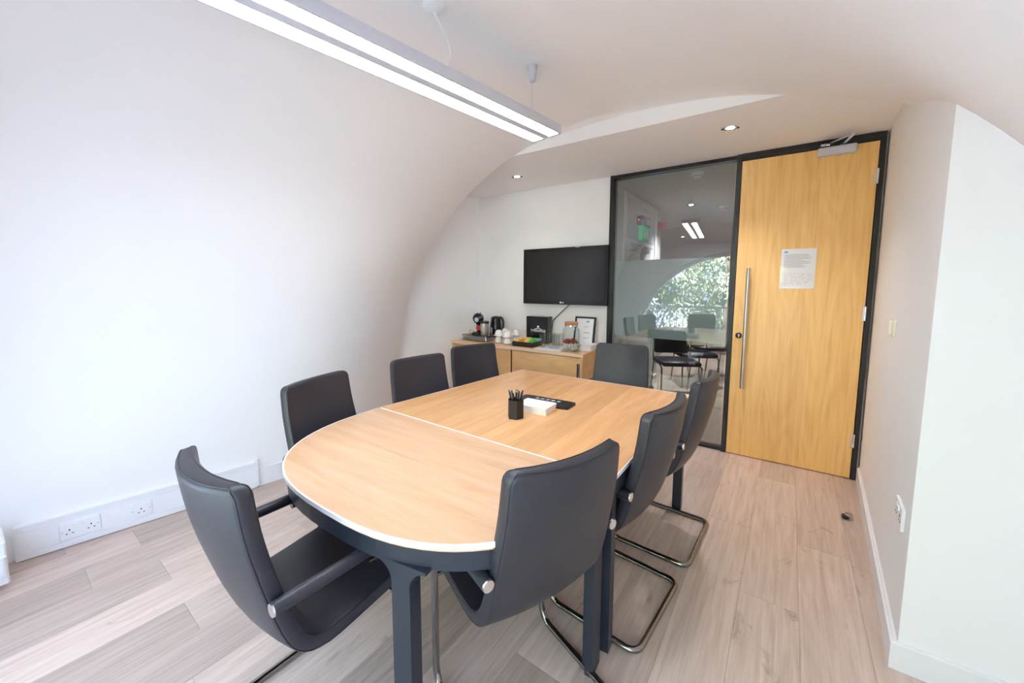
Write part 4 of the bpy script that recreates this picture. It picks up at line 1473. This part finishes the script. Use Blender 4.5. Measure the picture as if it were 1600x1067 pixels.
# framed document
fd = thing('framed_document', 'black framed printed sheet leaning on the wall behind the jar', 'frame', (-1.535, 3.515, SZ), math.radians(-3))
lean = Matrix.Rotation(math.radians(-10), 4, 'X')
mb = MB()
for a in ((-0.112, 0.112, 0, 0.018), (-0.112, 0.112, 0.290, 0.308), (-0.112, -0.094, 0.018, 0.290), (0.094, 0.112, 0.018, 0.290)):
    mb.box(a[0], a[1], 0, 0.016, a[2], a[3], lean)
mb.build('frame', M['blackframe'], fd)
mb = MB(); mb.box(-0.094, 0.094, 0.006, 0.010, 0.018, 0.290, lean); mb.build('sheet', M['paper'], fd)
mb = MB()
mb.box(0.012, 0.046, 0.0048, 0.0058, 0.250, 0.270, lean)
mb.build('print', M['blueink'], fd)
mb = MB()
rq = random.Random(4)
for zz, wd_ in ((0.212, 0.06), (0.200, 0.03), (0.150, 0.075), (0.143, 0.05), (0.098, 0.055), (0.09, 0.03), (0.05, 0.06)):
    x = -0.005
    while x < -0.005+wd_:
        w = rq.uniform(0.008, 0.02)
        mb.box(x, x+w, 0.0048, 0.0058, zz, zz+0.004, lean)
        x += w+0.004
mb.build('print', M['ink'], fd)

# television
TVX0, TVX1, TVZ0, TVZ1, TVY = -2.275, -1.322, 1.205, 1.788, 3.588
tv = thing('television', 'black flat television mounted on the back wall above the sideboard', 'television', ((TVX0+TVX1)/2, TVY, TVZ0))
w = (TVX1-TVX0)/2; h = TVZ1-TVZ0
mb = MB()
mb.box(-w, w, 0.004, 0.040, 0, h, bev=0.003)
bz = 0.032
mb.box(-w, w, -0.004, 0.004, 0, 0.042); mb.box(-w, w, -0.004, 0.004, h-bz, h)
mb.box(-w, -w+bz, -0.004, 0.004, 0.042, h-bz); mb.box(w-bz, w, -0.004, 0.004, 0.042, h-bz)
mb.build('bezel', M['gloss'], tv)
mb = MB(); mb.box(-w+bz, w-bz, -0.0005, 0.0035, 0.042, h-bz); mb.build('screen', M['screen'], tv)
mb = MB(); mb.box(-0.12, 0.12, 0.040, YB-TVY-0.001, 0.18, 0.40); mb.build('wall_bracket', M['black'], tv)
mb = MB(); mb.box(0.135, 0.185, -0.0055, -0.0035, h-0.008, h-0.003); mb.build('label', M['alu'], tv)
mb = MB(); mb.lathe([(0, 0), (0.009, 0), (0.009, 0.001), (0, 0.001)], 20, Matrix.Translation((-0.022, -0.0042, 0.021)) @ Matrix.Rotation(PI/2, 4, 'X')); mb.build('logo', M['white'], tv)
text_mesh('logo', 'LG', 0.020, M['white'], tv, Matrix.Translation((0.004, -0.0046, 0.014)) @ FACE_NEG_Y, 0.0004)
mb = MB(); pts = []
for i in range(17):
    k = i/16
    pts.append((0.075-0.215*k-0.04*math.sin(PI*k)*0.4, 0.052+0.004*k, 0.02-0.200*k+0.012*math.sin(PI*k)*-1.0))
pts += [(-0.155, 0.058, -0.30), (-0.155, 0.058, -0.40)]
mb.tube(pts, 0.0042, 8); mb.build('cable', M['black'], tv, smooth=True)

# ------------------------------------------------------------------ corridor behind the glass
mb = MB(); mb.box(-1.62, -1.36, YB+0.12, 5.75, 0, ZC+0.05); struct(mb.build('wall_left.001', M['corr']))
mb = MB(); mb.box(-6.0, 3.5, YB+0.10, 10.6, ZC, ZC+0.12); struct(mb.build('ceiling.002', M['corrceil']))
mb = MB(); mb.box(-6.0, 3.5, 10.5, 10.6, 0, ZC); struct(mb.build('wall_back.002', M['corr']))
mb = MB(); mb.box(2.0, 2.1, YB+0.10, 10.5, 0, ZC); struct(mb.build('wall_right.001', M['corr']))
mb = MB(); mb.box(-6.0, -5.9, YB+0.10, 10.5, 0, ZC); struct(mb.build('wall_left.002', M['corr']))
mb = MB(); mb.box(0.62, 2.0, YB+0.0, YB+0.10, 0, ZC); struct(mb.build('wall_back.003', M['corr']))
mb = MB(); mb.box(-5.9, -1.62, YB+0.121, YB+0.20, 0, ZC); struct(mb.build('wall_back.004', M['corr']))
mb = MB(); mb.box(-1.36, -1.345, 5.46, 5.75, 0, 0.13); mb.box(-1.62, -1.345, 5.75, 5.765, 0, 0.13); struct(mb.build('baseboard_left.002', M['trim']))
# plant-room door with glazed transom on the corridor wall
dd_ = bpy.data.objects.new('door_2', None); C.objects.link(dd_); struct(dd_); dd_.location = (-1.36, 4.11, 0)
mb = MB()
mb.box(0.0, 0.022, 0.0, 0.055, 0, 2.40); mb.box(0.0, 0.022, 1.245, 1.30, 0, 2.40); mb.box(0.0, 0.022, 0.055, 1.245, 2.345, 2.40)
mb.build('door_frame', M['trim'], dd_)
mb = MB(); mb.box(0.0, 0.008, 0.055, 1.245, 1.935, 2.345); mb.build('transom_panel', M['alu'], dd_)
for a, b in ((0.058, 0.648), (0.652, 1.242)):
    mb = MB(); mb.box(0.0, 0.012, a, b, 0.01, 1.925); mb.build('door_leaf', M['upvc'], dd_)
for y in (0.12, 0.66):
    mb = MB(); mb.box(0.012, 0.06, y, y+0.20, 1.79, 1.85); mb.box(0.03, 0.045, y+0.05, y+0.42, 1.86, 1.875); mb.build('door_closer', M['alu'], dd_)
mb = MB(); mb.box(0.012, 0.02, 0.60, 0.70, 1.30, 1.80); mb.build('push_plate', M['steel'], dd_)
t = thing('emergency_light', 'black emergency light box with red indicator above a green exit sign', 'light', (-1.352, 4.72, 2.10))
mb = MB(); mb.box(0, 0.075, -0.17, 0.17, 0, 0.10, bev=0.004); mb.build('casing', M['black'], t)
mb = MB(); mb.box(0.0755, 0.077, -0.06, 0.16, 0.012, 0.088); mb.build('diffuser', M['alu'], t)
mb = MB(); mb.box(0.02, 0.03, -0.172, -0.170, 0.05, 0.06); mb.build('indicator', M['led'], t)
t = thing('exit_sign', 'green exit sign hanging below the black emergency light', 'sign', (-1.345, 4.74, 1.935))
mb = MB(); mb.box(0, 0.05, -0.12, 0.13, 0, 0.16); mb.build('sign_panel', M['signlit'], t)
mb = MB()
mb.lathe([(0, 0), (0.012, 0), (0.012, 0.001), (0, 0.001)], 12, Matrix.Translation((0.0502, -0.055, 0.125)) @ Matrix.Rotation(PI/2, 4, 'Y'))
for (a, b) in (((-0.055, 0.110), (-0.045, 0.070)), ((-0.045, 0.070), (-0.075, 0.030)), ((-0.045, 0.070), (-0.020, 0.045)), ((-0.020, 0.045), (-0.022, 0.020)), ((-0.055, 0.105), (-0.025, 0.085))):
    mb.tube([(0.0505, a[0], a[1]), (0.0505, b[0], b[1])], 0.006, 6)
mb.box(0.0500, 0.0512, 0.055, 0.105, 0.020, 0.140)
for (a, b) in (((-0.0, 0.08), (0.045, 0.08)), ((0.028, 0.098), (0.045, 0.08)), ((0.028, 0.062), (0.045, 0.08))):
    mb.tube([(0.0505, a[0], a[1]), (0.0505, b[0], b[1])], 0.004, 6)
mb.build('pictogram', M['white'], t)
t = thing('fire_sounder', 'round red fire alarm sounder on the corridor wall corner', 'alarm', (-1.358, 5.60, 2.22))
mb = MB(); mb.lathe([(0, 0), (0.055, 0), (0.055, 0.03), (0.045, 0.075), (0.02, 0.085), (0, 0.085)], 24, Matrix.Rotation(PI/2, 4, 'Y')); mb.build('sounder', M['red'], t, smooth=True, angle=40)
mb = MB(); mb.lathe([(0, 0), (0.06, 0), (0.06, 0.012), (0, 0.012)], 24, Matrix.Rotation(PI/2, 4, 'Y')); mb.build('base', M['red'], t)
def detector(x, y, lab):
    t = thing('smoke_detector', lab, 'detector', (x, y, ZC))
    mb = MB(); mb.lathe([(0, -0.045), (0.030, -0.045), (0.036, -0.034), (0.050, -0.026), (0.053, 0), (0, 0)], 24); mb.build('detector_head', M['upvc'], t, smooth=True, angle=40)
    mb = MB(); mb.lathe([(0.040, -0.036), (0.044, -0.036), (0.044, -0.030), (0.040, -0.030)], 20, closed_profile=True); mb.build('vent_ring', M['ink'], t)
detector(-0.64, 3.97, 'white smoke detector on the corridor ceiling close behind the glass')
detector(-0.60, 5.80, 'pale smoke detector further along the corridor ceiling')
downlight(-0.936, 5.457, ZC, 'nearest downlight in the corridor ceiling seen through the glass', 'downlights in the corridor', 120)
downlight(-1.161, 7.32, ZC, 'middle downlight in the corridor ceiling seen through the glass', 'downlights in the corridor', 120)
downlight(-1.654, 8.866, ZC, 'farthest downlight in the corridor ceiling seen through the glass', 'downlights in the corridor', 120)
# stacked black chairs in the corridor
def visitor_chair():
    root = thing('stacking_chair', 'nearest black padded chair of the row standing in the corridor behind the glass', 'chair', (-0.97, 5.15, 0), 0.5, 'padded chairs in the corridor')
    mb = MB(); mb.box(-0.23, 0.23, -0.22, 0.22, 0.42, 0.48, bev=0.02); mb.build('seat', M['leather'], root, smooth=True, angle=50)
    mb = MB(); mb.box(-0.22, 0.22, 0.20, 0.25, 0.52, 0.86, bev=0.02); mb.build('backrest', M['leather'], root, smooth=True, angle=50)
    for x in (-0.235, 0.235):
        mb = MB(); mb.tube([(x, -0.22, 0.015), (x, -0.20, 0.40), (x, -0.10, 0.43), (x, 0.18, 0.43), (x, 0.225, 0.55), (x, 0.235, 0.80)], 0.011, 8); mb.build('leg', M['chrome'], root, smooth=True)
        mb = MB(); mb.tube([(x, 0.26, 0.015), (x, 0.16, 0.42)], 0.011, 8); mb.build('leg', M['chrome'], root, smooth=True)
    return root
vc = visitor_chair()
for k, nm in ((1, 'middle'), (2, 'farthest')):
    dup(vc, (-0.97+0.10*k, 5.15+0.75*k, 0), 0.5, '%s black padded chair of the row standing in the corridor' % nm)

# ------------------------------------------------------------------ outside the window
mb = MB(); mb.box(-40, 40, -60, YF-0.25, -1.3, -1.2); struct(mb.build('floor.001', M['ground']))
mb = MB(); mb.box(-4, 3, -1.35, YF-0.225, -0.20, -0.02); struct(mb.build('trim_2', M['corr']))
rl = thing('balcony_railing', 'metal balcony railing outside the arched window, seen reflected in the glass', 'railing', (-0.9, -1.25, -0.02))
mb = MB(); mb.box(-2.6, 2.6, -0.025, 0.025, 0.97, 1.01); mb.build('top_rail', M['alu'], rl)
bme = None
for k in range(40):
    x = -2.56+5.12*k/39
    if bme is None:
        mb = MB(); mb.tube([(0, 0, 0), (0, 0, 0.97)], 0.009, 8); o = mb.build('baluster', M['alu'], rl); bme = o.data
    else:
        o = bpy.data.objects.new('baluster', bme); C.objects.link(o); o.parent = rl
    o.location = (x, 0, 0)
def tree(x, y, h, r, seed, lab):
    rq = random.Random(seed)
    t = thing('tree', lab, 'tree', (x, y, -1.2), 0, 'trees outside the window')
    mb = MB(); mb.tube([(0, 0, -0.05), (0.05, 0.02, h*0.3), (-0.04, 0.05, h*0.6), (0.02, 0, h*0.9)], [0.14, 0.11, 0.07, 0.02], 10); mb.build('trunk', M['bark'], t, smooth=True)
    mb = MB()
    for c in range(64):
        ca = rq.uniform(0, 2*PI); cz = h*(0.06+0.9*rq.random()); cr = r*math.sqrt(rq.random())*(1.1-0.5*abs(cz/h-0.45))
        cxx, cyy = cr*math.cos(ca), cr*math.sin(ca)
        for q_ in range(170):
            v = Vector((rq.gauss(0, 1), rq.gauss(0, 1), rq.gauss(0, 1))).normalized()*(0.55*rq.random()**0.4)
            p = Vector((cxx, cyy, cz))+v
            s = rq.uniform(0.05, 0.10)
            m = Matrix.Translation(p) @ Euler((rq.uniform(0, 6), rq.uniform(0, 6), rq.uniform(0, 6))).to_matrix().to_4x4()
            mb.v += [m @ Vector(w_) for w_ in ((-s, 0, 0), (0, -s*0.55, 0.01), (s, 0, 0), (0, s*0.55, 0.01))]
            k = len(mb.v)-4
            mb.f.append((k, k+1, k+2, k+3))
    me = bpy.data.meshes.new('foliage'); me.from_pydata([tuple(p) for p in mb.v], [], mb.f); me.materials.append(M['leaf'])
    o = bpy.data.objects.new('foliage', me); C.objects.link(o); o.parent = t; o['kind'] = 'stuff'
for k, (x, y, h, r, lab) in enumerate(((-4.6, -5.6, 5.2, 1.15, 'leafy tree outside on the left, reflected low in the glass'), (-2.3, -8.9, 7.0, 1.5, 'leafy tree outside in the middle, filling the reflected window'),
                                  (-0.2, -5.4, 5.4, 1.15, 'leafy tree outside right of the middle one, beyond the reflected railing'), (2.6, -9.2, 7.5, 1.5, 'tall leafy tree outside at the far right of the window'),
                                  (-7.4, -9.6, 7.2, 1.4, 'tall leafy tree outside at the far left of the window'), (0.6, -12.6, 8.5, 1.9, 'tall leafy tree farthest outside behind the others on the right'),
                                  (-4.4, -13.6, 9.0, 1.9, 'tall leafy tree farthest outside behind the others on the left'))):
    tree(x, y, h, r, 100+k, lab)
